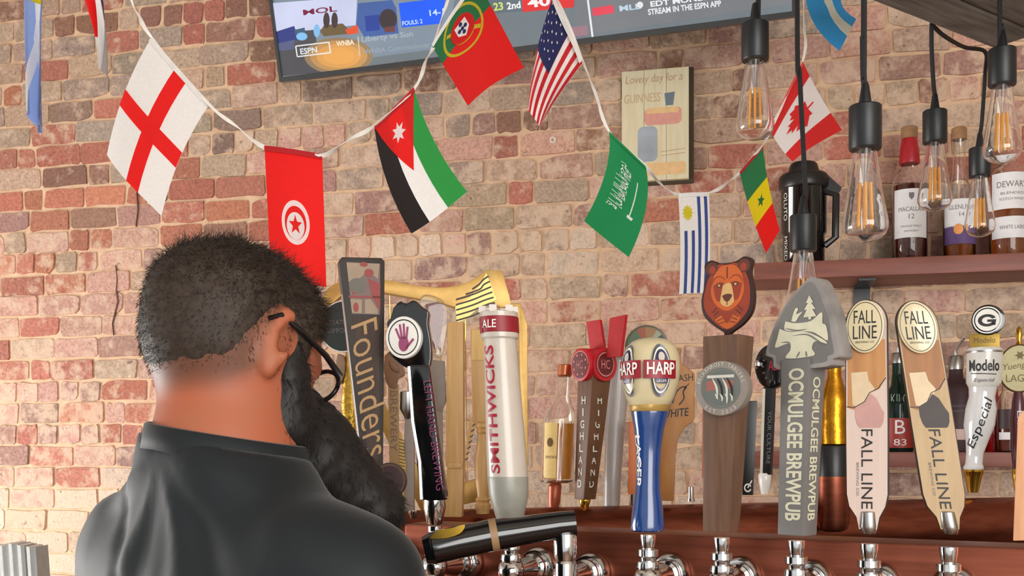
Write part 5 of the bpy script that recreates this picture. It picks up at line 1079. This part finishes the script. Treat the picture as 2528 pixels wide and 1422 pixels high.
# narrow handles between the larger ones
h = rear('thin orange stick handle showing left of the blue handle', 1560, 1248, 0, -0.05); h.part('stick', mat('orange_paint', (214, 118, 62), 0.45), frust(1562, 18, 10, 1040, 1560, 18, 10, 1222), bevel=2); h.part('foot', M_chrome, lathe([(1220, 8), (1248, 6)], 1560, 0, 12))
h = rear('thin coral stick handle showing left of the walnut block handle', 1744, 1240, 0, -0.05); h.part('stick', mat('coral_paint', (206, 112, 84), 0.45), frust(1744, 18, 10, 940, 1742, 18, 10, 1180), bevel=2); h.part('foot', M_chrome, lathe([(1178, 8), (1238, 6)], 1742, 0, 12))
h = rear('short chrome peg between the wooden paddle and the walnut block handle', 1705, 1236, 0, 0.0); h.part('peg', M_chrome, lathe([(1200, 3), (1202, 7), (1236, 7)], 1706, 0, 12)); h.part('foot', M_chrome, lathe([(1230, 9), (1238, 9)], 1706, 0, 12))
h = rear('flat black stick handle with a white mark, right of the walnut block handle', 1848, 1228, 0, -0.05)
bs = h.part('stick', M_black, frust(1852, 34, 14, 990, 1846, 26, 14, 1222), bevel=2); h.part('mark', M_print_white, flat(ringpoly(1846, 1204, 6, 9, 20, 340, 16, 1.2), -7.8), parent=bs, recalc=False); h.part('mark', M_print_white, flat(stroke([(1846, 1204), (1856, 1186)], 3), -7.8), parent=bs, recalc=False)
# black bottle-cap handle
h = rear('black round bottle-cap handle with dark red letters on a black stem', 1892, 1220, 18)
dr = h.part('disc', M_blackgloss, prism(ngon(h.fx(1906, 0), 906, 42, 55, 36), -14, 22), bevel=8)
h.part('lettering', mat('dark_red_print', (158, 24, 48), 0.4), text('ADA', h.fx(1916, -14), 904, 24, 40, d=-15), parent=dr, recalc=False)
for i in range(16):
    a = 2 * math.pi * i / 16; c = h.fx(1912, -14); h.part('rib_mark', mat('dim_grey_print', (84, 82, 84), 0.4), flat(stroke([(c + 27 * math.cos(a), 906 + 36 * math.sin(a)), (c + 33 * math.cos(a), 906 + 44 * math.sin(a))], 3), -15), parent=dr, recalc=False)
h.part('rivet', M_chrome, lathe([(890, 4), (896, 9), (904, 9), (910, 4)], 1876, -16, 14))
sm = h.part('stem', M_black, frust(1900, 28, 20, 956, 1892, 26, 20, 1172), bevel=3); h.part('edge_strip', mat('pale_edge', (196, 192, 176), 0.5), ([(1886, -10.5, 960), (1893, -10.8, 960), (1886, -10.8, 1170), (1879, -10.5, 1170)], [(0, 1, 2, 3)]), parent=sm, recalc=False)
h.part('lettering', M_grey, text('YOUR CULTURE', 1902, 1080, 9, 130, rot=92, d=-11), parent=sm, recalc=False)
h.part('ferrule', M_white, lathe([(1168, 13), (1174, 16), (1190, 15), (1220, 9)], 1888, 0, 18))
# white porcelain handle with script
h = rear('white porcelain handle with a round letter badge and black script', 2402, 1216, 0)
M_por = mat('white_porcelain', (212, 212, 212), 0.12, 0, 0.02, coat=0.6)
h.part('body', M_por, lathe([(952, 34, 2424), (962, 32, 2424), (980, 30, 2422), (1010, 36, 2420), (1050, 36, 2416), (1090, 26, 2411), (1120, 20, 2406), (1145, 20, 2404), (1154, 24, 2403), (1160, 22, 2403)], 0, 0, 28))
hd_ = h.part('label_drum', mat('white_label_drum', (214, 212, 206), 0.25, 0, 0.02, coat=0.4), lathe([(860, 38, 2428), (866, 42, 2428), (946, 40, 2426), (956, 34, 2425)], 0, 0, 32))
W_ = lambda vf, lf=0.8: wrap(vf, 2427, 41, 0, 0, 5, lf)
h.part('lettering', M_print_black, W_(text('Modelo', 2427, 905, 28, 76, bold=0.02)), parent=hd_, recalc=False); h.part('rule', M_print_black, W_(flat([(2395, 923), (2456, 926), (2456, 928), (2395, 925)], 0)), parent=hd_, recalc=False)
h.part('lettering', M_grey, W_(text('Especial', 2427, 942, 12, 46, shear=0.3)), parent=hd_, recalc=False)
h.part('band', M_steel, lathe([(868, 42.4, 2428), (872, 42.6, 2428), (873, 42.4, 2428)], 0, 0, 32))
gp = h.part('plate', mat('khaki_brass', (164, 134, 56), 0.4, 0.5), box(2394, 2462, 826, 862, -12, 12), bevel=2); h.part('lettering', mat('brown_print', (108, 78, 46), 0.5), text('Modelo', 2428, 842, 14, 48, d=-12.8), parent=gp, recalc=False)
gd = h.part('badge', M_blackgloss, ydisc(2436, 793, -14, 10, 38, 36), bevel=4)
for m_, r0, r1 in ((M_print_white, 30, 33), (M_print_white, 0.5, 27)): h.part('badge_ring', m_, flat(ringpoly(2434, 793, r0, r1, 0, 359.9, 32), -14.8), parent=gd, recalc=False)
h.part('badge_letter', M_print_black, flat(ringpoly(2434, 794, 12, 21, 30, 335, 24, 0.72), -15.4), parent=gd, recalc=False); h.part('badge_letter', M_print_black, flat([(2434, 792), (2454, 792), (2452, 806), (2444, 806), (2444, 798), (2434, 798)], -15.4), parent=gd, recalc=False)
es_c = interp([(952, 2424), (1010, 2420), (1050, 2416), (1090, 2411), (1145, 2404)]); es_r = interp([(952, 34), (980, 30), (1010, 36), (1050, 36), (1090, 26), (1120, 20), (1145, 20)])
h.part('lettering', M_print_black, wrapc(text('Especial', 2416, 1046, 28, 120, rot=-76, shear=0.3), 2416, lambda y: es_c(y) + 0.0, es_r, 8, 5, 1.2), recalc=False)
h.part('ferrule', M_gold, lathe([(1158, 22, 2403), (1164, 25, 2403), (1172, 22, 2403), (1178, 20, 2403), (1216, 12, 2402)], 0, 0, 20))
# cream oval lager handle at the right edge
h = rear('cream oval lager handle on a plum stem at the right edge', 2516, 1212, 0, -0.04)
ov = h.part('oval', [mat('bronze_edge', (92, 72, 40), 0.4, 0.4)], prism(ngon(2516, 910, 48, 60, 36), -10, 10), bevel=3); h.part('face', mat('cream_face', (206, 196, 150), 0.4), flat(ngon(2516, 910, 44, 56, 36), -10.8), parent=ov, recalc=False)
h.part('lettering', mat('olive_print', (120, 108, 66), 0.5), text('Yuengling', 2518, 904, 20, 80, rot=-8, shear=0.3, d=-11.4), parent=ov, recalc=False); h.part('lettering', mat('olive_print', (120, 108, 66), 0.5), text('LAGER', 2520, 934, 18, 66, d=-11.4), parent=ov, recalc=False)
h.part('crest', mat('olive_print', (120, 108, 66), 0.5), flat(star(2518, 878, 12, 6, 0.5), -11.4), parent=ov, recalc=False)
h.part('finial', M_gold, lathe([(806, 2), (812, 6), (830, 8), (840, 5), (852, 9)], 2516, 0, 14)); h.part('stem', mat('plum_gloss', (84, 34, 48), 0.2, coat=0.5), lathe([(968, 10), (990, 14), (1040, 18), (1100, 18), (1160, 12)], 2514, 0, 20))
h.part('lettering', M_print_white, wrap(text('LAGER', 2514, 1060, 11, 90, rot=90), 2514, 18, 0, 10, 4, 1.2), recalc=False)
h.part('ferrule', M_gold, lathe([(1158, 12), (1170, 14), (1182, 12), (1212, 8)], 2513, 0, 16))
# ------------------------------------------------------------------ white menus at the lower left
M_menu, M_menuf = mat('menu_paper_edge', (236, 240, 238), 0.5), mat('menu_cover', (178, 184, 186), 0.5)
mn = [(-26, 8), (6, 30), (30, 48), (52, 64), (74, 92)]
lean = [0.2, 0.2, 0.2, 0.2, 0.2]
names_ = ['leftmost white menu of the row by the wall', 'second white menu from the left in the row by the wall', 'middle white menu of the row by the wall', 'fourth white menu from the left in the row by the wall', 'rightmost white menu of the row, beside the man']
for i, (x0, x1) in enumerate(mn):
    t = Thing('menu', names_[i], 'menu', (x0 + x1) / 2, 1700, 2.45, 0, 'white menus standing by the wall')
    top = 1342 + abs(i - 2) * 4; sl = lean[i] * (1700 - top) * 0.35
    t.part('cover', M_menuf, prism([(x0 + 5, top + 3), (x1, top), (x1 + sl, 1700), (x0 + 5 + sl, 1700)], -10, 60))
    t.part('page_edge', M_menu, prism([(x0 - 3, top - 2), (x0 + 5, top), (x0 + 5 + sl, 1700), (x0 - 3 + sl, 1700)], -14, 62))
mc = P(34, 1700, 2.45)
st_ = MB().raw(*bar_box(-0.28, 0.28, -0.12, 0.2, 0, mc.z)).build('side_stand', M_ctr, smooth=0); st_.location = (mc.x + 0.1, mc.y, 0); tag(st_, 'dark wooden stand under the row of white menus', 'stand')
# ------------------------------------------------------------------ the bearded man
def nets(f, lo, hi, hs):
    """surface nets over a signed-distance function"""
    lo, hi = np.array(lo, float), np.array(hi, float); n = np.ceil((hi - lo) / hs).astype(int) + 1
    ax = [lo[i] + hs * np.arange(n[i]) for i in range(3)]
    X, Y, Z = np.meshgrid(*ax, indexing='ij'); V = f(X, Y, Z); S = V < 0
    c = [(i, j, k) for i in (0, 1) for j in (0, 1) for k in (0, 1)]
    sl = lambda A, o: A[o[0]:n[0] - 1 + o[0], o[1]:n[1] - 1 + o[1], o[2]:n[2] - 1 + o[2]]
    pos = np.zeros((*(n - 1), 3)); cnt = np.zeros(n - 1)
    for a in c:
        for d in range(3):
            if a[d]: continue
            b = list(a); b[d] = 1; va, vb = sl(V, a), sl(V, b); cr_ = (va < 0) != (vb < 0)
            t = np.where(cr_, va / np.where(cr_, va - vb, 1), 0)
            for q in range(3): pos[..., q] += cr_ * (a[q] + (t if q == d else 0))
            cnt += cr_
    act = cnt > 0; idx = -np.ones(n - 1, int); idx[act] = np.arange(act.sum())
    ii = np.argwhere(act); verts = lo + hs * (ii + pos[act] / cnt[act][:, None]); faces = []
    for d in range(3):
        e, g = [(1, 2), (2, 0), (0, 1)][d]
        a = [slice(None)] * 3; b = [slice(None)] * 3; a[d] = slice(0, n[d] - 1); b[d] = slice(1, n[d])
        cr_ = S[tuple(a)] != S[tuple(b)]; w = np.argwhere(cr_); w = w[(w[:, e] > 0) & (w[:, g] > 0) & (w[:, e] < n[e] - 1) & (w[:, g] < n[g] - 1)]
        q = []
        for de, dg in ((1, 1), (0, 1), (0, 0), (1, 0)):
            m = w.copy(); m[:, e] -= de; m[:, g] -= dg; q.append(idx[m[:, 0], m[:, 1], m[:, 2]])
        q = np.stack(q, 1); s = S[w[:, 0], w[:, 1], w[:, 2]]; q[~s] = q[~s][:, ::-1]; faces.append(q)
    return verts, np.concatenate(faces)
def smin(a, b, k): h_ = np.clip(0.5 + 0.5 * (b - a) / k, 0, 1); return b + (a - b) * h_ - k * h_ * (1 - h_)
def ell(p, c, ax, r):
    """ellipsoid in a frame: ax is three unit rows"""
    q = [sum((p[i] - c[i]) * ax[j][i] for i in range(3)) for j in range(3)]
    k0 = np.sqrt(sum((q[j] / r[j]) ** 2 for j in range(3))); k1 = np.sqrt(sum((q[j] / r[j] ** 2) ** 2 for j in range(3))) + 1e-9
    return k0 * (k0 - 1) / k1
def cap(p, a, b, ra, rb):
    a, b = np.array(a, float), np.array(b, float); ba = b - a; L2 = (ba ** 2).sum()
    t = np.clip(sum((p[i] - a[i]) * ba[i] for i in range(3)) / L2, 0, 1)
    return np.sqrt(sum((p[i] - a[i] - ba[i] * t) ** 2 for i in range(3))) - (ra + (rb - ra) * t)
MY = 1.1; MK = MY / F; MX0 = 585
man = bpy.data.objects.new('person', None); COL.objects.link(man); man.location = P(MX0, HY, MY); man.location.z = 0
tag(man, 'bearded man in a black shirt and glasses seen from behind, looking down', 'person')
def man_mesh(name, vf, m, parent=None, smooth=180):
    v = np.array(vf[0], float) * MK; v[:, 2] += ZC
    me = bpy.data.meshes.new(name); me.from_pydata(v.tolist(), [], np.array(vf[1]).tolist() if not isinstance(vf[1], list) else vf[1])
    for mm_ in (m if isinstance(m, list) else [m]): me.materials.append(mm_)
    me.shade_smooth()
    if smooth < 180: me.set_sharp_from_angle(angle=math.radians(smooth))
    o = bpy.data.objects.new(name, me); COL.objects.link(o); o.parent = parent or man; return o
# head frame: fwd (bowed), side (his right), up
aH, pH = math.radians(45), math.radians(24)
fh = np.array([math.sin(aH), math.cos(aH), 0]); rt = np.array([math.cos(aH), -math.sin(aH), 0])
fw = fh * math.cos(pH) + np.array([0, 0, -math.sin(pH)]); upv = np.cross(rt, fw); HA = (fw, rt, upv); HC = np.array([-5.0, 0, 252])
hp = lambda f, s, u: HC + fw * f + rt * s + upv * u
aT = math.radians(38); ft_ = np.array([math.sin(aT), math.cos(aT), 0]); rs = np.array([math.cos(aT), -math.sin(aT), 0])   # torso facing, his right
NB = np.array([-15.0, -35, -40])          # neck base
tp = lambda f, s, z: NB * np.array([1, 1, 0]) + ft_ * f + rs * s + np.array([0, 0, z])
def skull(p):
    d = ell(p, hp(-12, 0, 24), HA, (228, 186, 190))
    d = smin(d, ell(p, hp(70, 0, -70), HA, (140, 150, 170)), 60)
    d = smin(d, ell(p, hp(-66, 0, -40), HA, (122, 148, 110)), 60)
    return d
def head_neck(p):
    d = skull(p)
    d = smin(d, cap(p, hp(0, 0, -40), NB, 158, 176), 55)
    d = smin(d, cap(p, NB + np.array([0, 0, 10]), NB + np.array([0, 0, -220]), 176, 190), 40)
    # slight roll of skin at the nape
    # nose, brow, cheek, lips
    d = smin(d, cap(p, hp(196, 0, -10), hp(236, 0, -62), 16, 26), 18)
    d = smin(d, cap(p, hp(186, -70, 18), hp(186, 70, 18), 22, 22), 24)
    d = smin(d, ell(p, hp(200, 0, -118), HA, (24, 44, 16)), 14)
    for s in (-1, 1): d = np.maximum(d, -ell(p, hp(206, s * 62, -12), HA, (22, 30, 16)))
    # ears
    for s in (1, -1):
        e = ell(p, hp(-2, s * 190, -2), (np.array(fw) * 0.8 + np.array(rt) * s * 0.6, np.array(rt) * s * 0.8 - np.array(fw) * 0.6, np.array(upv)), (48, 20, 84))
        e = np.maximum(e, -ell(p, hp(22, s * 205, 8), (fw, rt, upv), (30, 20, 48)))
        d = smin(d, e, 14); d = smin(d, cap(p, hp(8, s * 186, -62), hp(10, s * 190, -80), 22, 18), 12)
    return d
M_skin = mat('tanned_skin', (166, 102, 74), 0.5, 0, 0.06, scale=25, spec=0.3, rgb2=(174, 96, 68)); M_skin.node_tree.nodes['Principled BSDF'].inputs['Subsurface Weight'].default_value = 0.12
M_skin.node_tree.nodes['Principled BSDF'].inputs['Subsurface Radius'].default_value = (0.012, 0.005, 0.003)
S_r, S_l = tp(20, 440, -300), tp(20, -440, -300)
E_r, E_l = tp(40, 520, -880), tp(40, -520, -880); W_r, W_l = tp(460, 440, -860), tp(460, -440, -860)
def hand_caps(W, side):
    q = [(W, W + ft_ * 120 + np.array([0, 0, -6]), 58, 66), (W + ft_ * 100 - rs * 28, W + ft_ * 170 - rs * 40, 44, 30), (W + ft_ * 100 + rs * 28, W + ft_ * 170 + rs * 40, 44, 30)]
    for L, o in ((150, -58), (172, -20), (162, 20), (124, 56)):
        b = W + ft_ * 165 + rs * o; m1 = b + ft_ * L * 0.5 + rs * o * 0.15 + np.array([0, 0, -14]); m2 = m1 + ft_ * L * 0.3 + np.array([0, 0, -40])
        q += [(b, m1, 24, 21), (m1, m2, 21, 18), (m2, m2 + ft_ * 10 + np.array([0, 0, -44]), 18, 15)]
    b = W + ft_ * 50 - rs * side * 50; m1 = b + ft_ * 70 - rs * side * 62 + np.array([0, 0, -24]); q += [(b, m1, 32, 26), (m1, m1 + ft_ * 66 - rs * side * 8 + np.array([0, 0, -24]), 26, 18)]
    return q
def body_f(p):
    d = head_neck(p)
    d = smin(d, cap(p, tp(0, -330, -270), tp(0, 330, -270), 96, 96), 60)
    d = smin(d, ell(p, tp(10, 0, -520), (ft_, rs, np.array([0, 0, 1])), (200, 330, 420)), 60)
    for S, E, W, sd_ in ((S_r, E_r, W_r, 1), (S_l, E_l, W_l, -1)):
        d = smin(d, cap(p, S, E, 98, 88), 40); d = smin(d, cap(p, E, W, 92, 60), 30)
        for a, b, ra, rb_ in hand_caps(W, sd_): d = smin(d, cap(p, a, b, ra, rb_), 9)
    return d
hv, hf = nets(lambda x, y, z: body_f((x, y, z)), (-640, -460, -1040), (880, 880, 500), 11)
body = man_mesh('body', (hv, hf), M_skin)
for s in (-1, 1):
    lt_ = lathe([(-14, 1), (-12, 8), (-6, 13), (0, 14), (6, 13), (12, 8), (14, 1)], 0, 0, 16); c = hp(186, s * 62, -12)
    man_mesh('eye', ([(p[0] + c[0], p[1] + c[1], p[2] + c[2]) for p in lt_[0]], lt_[1]), mat('eye_white', (230, 226, 220), 0.2), body)
# hair: cap with strands
def noise3(x, y, z, s): return np.sin(x * s + 1.3 * np.sin(y * s * 1.7)) * np.sin(y * s * 1.1 + 1.7 * np.sin(z * s * 1.3)) * np.sin(z * s * 0.9 + np.sin(x * s * 1.9))
def hairline(p):
    """positive where hair grows: above a line from the nape round the ears to the forehead"""
    q = [sum((p[i] - HC[i]) * a[i] for i in range(3)) for a in HA]; f, s, u = q
    nape = u - np.interp(f, [-400, -130, -60, -5, 40], [-206, -206, -140, -40, -10])
    ear = np.sqrt(((f - 0) / 56) ** 2 + ((u + 14) / 92) ** 2) * 80 - 80
    front = 1.0 * (u - 70 - np.maximum(0, f - 130) * 0.9)
    side = np.where(f > 30, np.where(f < 112, u + 30, front), nape)
    return np.where(np.abs(s) > 110, np.minimum(side, ear), np.where(f > 60, front, nape))
def hair_cap(p):
    q = [sum((p[i] - HC[i]) * a[i] for i in range(3)) for a in HA]
    hl_ = hairline(p); th = (5 + 20 * np.clip((q[2] + 20) / 150, 0, 1)) * np.clip((hl_ + 10) / 90, 0.12, 1) + 5 * noise3(*p, 0.05) * np.clip(q[2] / 80, 0, 1) + 3 * noise3(*p, 0.1) * np.clip(hl_ / 60, 0, 1)
    return np.maximum(skull(p) - th, -hl_ * 0.6)
M_hair = mat('dark_brown_hair', (56, 45, 37), 0.6, 0, 0.3, scale=150); M_hair.node_tree.nodes['Principled BSDF'].inputs['Specular IOR Level'].default_value = 0.35
cv_, cf_ = nets(lambda x, y, z: hair_cap((x, y, z)), (-330, -330, 60), (330, 330, 540), 11)
hair = man_mesh('hair', (cv_, cf_), M_hair)
def strands(surf, pts, nrm, dirn, length, curl, rad, seed):
    r = np.random.RandomState(seed); v, f = [], []
    for i in range(len(pts)):
        p = np.array(pts[i], float); d = nrm[i] * 0.42 + dirn[i] + r.normal(0, 0.3, 3); d /= np.linalg.norm(d); L = length[i] * r.uniform(0.6, 1.25); cu = r.normal(0, curl, 3); q = p.copy(); n0 = len(v)
        w = np.cross(d, r.normal(0, 1, 3)); w /= np.linalg.norm(w) + 1e-9; w2 = np.cross(d, w)
        for j in range(4):
            rr_ = rad * (1 - j / 3.4)
            for a in range(3): v.append(tuple(q + (w * math.cos(a * 2.094) + w2 * math.sin(a * 2.094)) * rr_))
            d = d + cu * 0.5 + np.array([0, 0, -0.07]) * (1 if L > 25 else 0.3); d /= np.linalg.norm(d); q = q + d * L / 3
        for j in range(3):
            for a in range(3): f.append((n0 + j * 3 + a, n0 + j * 3 + (a + 1) % 3, n0 + j * 3 + 3 + (a + 1) % 3, n0 + j * 3 + 3 + a))
    return v, f
def normals(fn, pts, e=2.0):
    p = [pts[:, i] for i in range(3)]; g = []
    for i in range(3):
        a = list(p); b = list(p); a[i] = p[i] + e; b[i] = p[i] - e; g.append(fn(a) - fn(b))
    g = np.stack(g, 1); return g / (np.linalg.norm(g, axis=1)[:, None] + 1e-9)
r_ = np.random.RandomState(3); pick = r_.randint(0, len(cv_), 20000); hpv = cv_[pick] + r_.normal(0, 4, (20000, 3)); hn = normals(skull, hpv)
hu = (hpv - HC) @ upv; hfw = (hpv - HC) @ fw
keep = hairline([hpv[:, i] for i in range(3)]) > -12
hpv, hn, hu, hfw = hpv[keep], hn[keep], hu[keep], hfw[keep]
topness = np.clip((hu - 30) / 120, 0, 1)[:, None]
swirl = np.stack([noise3(hpv[:, 0] + 40 * a, hpv[:, 1], hpv[:, 2] - 70 * a, 0.03) for a in range(3)], 1)
tang = (-fw[None] * 0.25 + np.array([0, 0, -1.0])[None]) * (1 - topness) + (fw[None] * 0.5 + rt[None] * 0.2 + swirl * 1.2) * topness
tang = tang - hn * (tang * hn).sum(1)[:, None]
sv, sf = strands(None, hpv - hn * 3, hn, tang, (12 + 30 * topness)[:, 0], 0.7, 0.95, 5)
# cropped scalp: the shaved fade below the hairline is darker skin
hl_b = hairline([hv[:, i] for i in range(3)]); on_sk = np.clip(1.4 - np.abs(skull([hv[:, i] for i in range(3)])) / 30, 0, 1)
fz_b = on_sk * (hv[:, 2] > -60) * np.clip((hl_b + 105) / 115, 0, 1) ** 1.6 * np.clip(((60 - (hv - HC) @ fw)) / 40, 0, 1); fz_b = np.where(((hv - HC) @ rt > 196), 0, fz_b)
sa_ = body.data.attributes.new('scalp', 'FLOAT', 'POINT'); sa_.data.foreach_set('value', fz_b.astype(np.float32))
nt_ = M_skin.node_tree; b_ = nt_.nodes['Principled BSDF']; src_ = b_.inputs['Base Color'].links[0].from_socket
at_ = nt_.nodes.new('ShaderNodeAttribute'); at_.attribute_name = 'scalp'; mx_ = nt_.nodes.new('ShaderNodeMix'); mx_.data_type = 'RGBA'; sc_ = nt_.nodes.new('ShaderNodeMath'); sc_.operation = 'MULTIPLY'; sc_.inputs[1].default_value = 0.8
nt_.links.new(at_.outputs['Fac'], sc_.inputs[0]); nt_.links.new(sc_.outputs[0], mx_.inputs[0]); nt_.links.new(src_, mx_.inputs[6]); mx_.inputs[7].default_value = (*lin((84, 60, 48)), 1); nt_.links.new(mx_.outputs[2], b_.inputs['Base Color'])
hs_ = man_mesh('hair_strands', (sv, sf), M_hair, hair); hs_['kind'] = 'stuff'
# short stubble fading below the hairline
hd_v = hv[(hv[:, 2] > 0) & (np.abs(hv[:, 0]) < 330)]; fz = hd_v[r_.randint(0, len(hd_v), 26000)] + r_.normal(0, 4, (26000, 3)); hl = hairline([fz[:, i] for i in range(3)]); sk = skull([fz[:, i] for i in range(3)])
ok = (hl < 0) & (hl > -110) & (np.abs(sk) < 12) & (((fz - HC) @ fw) < 40) & (r_.uniform(0, 1, len(fz)) < np.exp(hl / 45)); fz = fz[ok]; fn_n = normals(skull, fz)
sv, sf = strands(None, fz, fn_n, np.tile(np.array([0, 0, -1.0]), (len(fz), 1)), np.full(len(fz), 9.0), 0.1, 0.8, 6)
hs2 = man_mesh('hair_stubble', (sv, sf), M_hair, hair); hs2['kind'] = 'stuff'
# beard
def beard_f(p):
    d = cap(p, hp(120, 10, -110), hp(470, 120, -245), 126, 88)
    d = smin(d, ell(p, hp(270, 40, -180), HA, (130, 124, 125)), 60)
    for s in (-1, 1):
        d = smin(d, cap(p, hp(84, s * 142, -40), hp(140, s * 116, -150), 50, 80), 45)
        d = smin(d, cap(p, hp(66, s * 160, 30), hp(88, s * 150, -60), 18, 42), 20)
    d = smin(d, cap(p, hp(200, -50, -92), hp(200, 50, -92), 18, 18), 16)
    d = np.maximum(d, -ell(p, hp(232, 0, -112), HA, (36, 34, 9)))
    return d + 5 * noise3(*p, 0.05) + 3 * noise3(*p, 0.11)
M_beard = mat('near_black_beard', (20, 16, 15), 0.6, 0, 0.3, scale=120)
bdv, bdf = nets(lambda x, y, z: beard_f((x, y, z)), (-180, -260, -320), (560, 520, 340), 12)
beard = man_mesh('beard', (bdv, bdf), M_beard)
pick = r_.randint(0, len(bdv), 5000); bp3 = bdv[pick]; bn = normals(lambda p: cap(p, hp(120, 10, -110), hp(470, 120, -245), 126, 88), bp3)
sv, sf = strands(None, bp3 - bn * 4, bn, np.tile((fw * 0.25 + np.array([0, 0, -1.0]))[None], (len(bp3), 1)), np.full(len(bp3), 34.0), 0.4, 1.2, 8)
bs_ = man_mesh('beard_strands', (sv, sf), M_beard, beard); bs_['kind'] = 'stuff'
# glasses
gl = bpy.data.objects.new('glasses', None); COL.objects.link(gl); gl.parent = man; gl['label'] = 'black framed glasses'
M_gf = mat('black_acetate', (22, 20, 22), 0.3)
for s in (-1, 1):
    man_mesh('temple', tube([tuple(hp(-40, s * 192, 30)), tuple(hp(-16, s * 196, 52)), tuple(hp(60, s * 192, 44)), tuple(hp(150, s * 172, 32)), tuple(hp(226, s * 140, 18))], [6, 7, 7, 8, 9], 8), M_gf, gl)
    rim = [tuple(hp(228 + 6 * math.cos(a), s * 74 + 62 * math.cos(a), -10 + 44 * math.sin(a))) for a in np.linspace(0, 2 * math.pi, 25)]
    man_mesh('rim', tube(rim, 6, 8), M_gf, gl); man_mesh('lens', (rim[:-1], [list(range(24))]), thin_glass('lens_glass'), gl)
man_mesh('bridge', tube([tuple(hp(232, -16, 2)), tuple(hp(240, 0, 8)), tuple(hp(232, 16, 2))], 5, 8), M_gf, gl)
# shirt
def folds(p):
    f = sum((p[i] - NB[i]) * ft_[i] for i in range(3)); s = sum((p[i] - NB[i]) * rs[i] for i in range(3)); z = p[2]
    rad = np.sqrt(s ** 2 + (z + 20) ** 2) + 1; ang = np.arctan2(s, -(z + 20))
    w = np.exp(-((rad - 330) / 210) ** 2)
    a = 9 * w * np.sin(ang * 8 + rad * 0.006) + 5 * w * np.sin(ang * 15 + 1.0 + rad * 0.01)
    a += 7 * np.sin((s * 0.8 - z * 0.5) * 0.016 + 0.8 * np.sin(z * 0.008)) * np.clip((-z - 120) / 300, 0, 1)
    a += 12 * np.exp(-((s + 170 + 0.25 * (z + 100)) / 26) ** 2) * np.clip((-z + 10) / 200, 0, 1)
    return a
def shirt_f(p):
    d = ell(p, tp(10, 0, -560), (ft_, rs, np.array([0, 0, 1])), (270, 420, 520))
    d = smin(d, ell(p, tp(20, 0, -1060), (ft_, rs, np.array([0, 0, 1])), (300, 400, 420)), 120)
    d = smin(d, cap(p, tp(-20, -330, -270), tp(-20, 330, -270), 150, 150), 120)
    d = smin(d, cap(p, tp(-20, -60, -40), tp(-25, 60, -60), 165, 165), 130)
    for S, E in ((S_r, E_r), (S_l, E_l)): d = smin(d, cap(p, S, S * 0.42 + E * 0.58, 148, 138), 70)
    d = d + folds(p) * 0.9
    d = np.maximum(d, p[2] - (2 - 0.16 * (p[0] - NB[0])))   # neck opening
    return d
M_shirt = mat('black_polyester', (22, 28, 32), 0.66, 0, 0.06, scale=300, spec=0.35, sheen=0.15)
sv_, sf_ = nets(lambda x, y, z: shirt_f((x, y, z)), (-760, -640, -1500), (820, 640, 140), 17)
shirt = man_mesh('shirt', (sv_, sf_), M_shirt)
# collar: a folded band round the neck
cvx, cfx = [], []; n_ = 40
for i in range(n_ + 1):
    a = 2 * math.pi * i / n_; cx_, cy_ = NB[0] + 4 + 190 * math.cos(a), NB[1] + 6 + 190 * math.sin(a)
    zt = 16 - 0.16 * (cx_ - NB[0]); fx_ = (math.cos(a), math.sin(a))
    for rr_, dz in ((0, -44), (-5, 8), (0, 13), (7, 9), (13, -18), (18, -46), (11, -48), (5, -20)): cvx.append((cx_ + fx_[0] * rr_, cy_ + fx_[1] * rr_, zt + dz + (3 * math.sin(5 * a) if dz < -10 else 0)))
for i in range(n_):
    for j in range(8): cfx.append([i * 8 + j, i * 8 + (j + 1) % 8, (i + 1) * 8 + (j + 1) % 8, (i + 1) * 8 + j])
man_mesh('collar', (cvx, cfx), M_shirt, shirt)
# trousers and shoes (below the picture)
M_tr, M_sh = mat('dark_denim', (34, 38, 48), 0.8), mat('black_leather', (20, 18, 18), 0.35); FL = -ZC / MK
def trouser_f(p):
    d = ell(p, tp(10, 0, -1400), (ft_, rs, np.array([0, 0, 1])), (280, 390, 280))
    for s in (-1, 1):
        d = smin(d, cap(p, tp(10, s * 190, -1500), tp(40, s * 200, -2450), 215, 150), 80); d = np.minimum(d, smin(d, cap(p, tp(40, s * 200, -2450), tp(-10, s * 205, FL + 150), 150, 120), 60))
    return d
tv_, tf_ = nets(lambda x, y, z: trouser_f((x, y, z)), (-720, -640, FL + 20), (720, 640, -1150), 36)
man_mesh('trousers', (tv_, tf_), M_tr)
for s in (-1, 1):
    sh_v, sh_f = nets(lambda x, y, z: np.maximum(smin(cap((x, y, z), tp(-60, s * 205, FL + 90), tp(220, s * 225, FL + 70), 100, 80), cap((x, y, z), tp(-40, s * 205, FL + 90), tp(-30, s * 205, FL + 220), 100, 100), 60), FL - z + 1), (-700, -620, FL - 20), (700, 700, FL + 340), 26)
    man_mesh('shoe', (sh_v, sh_f), M_sh)
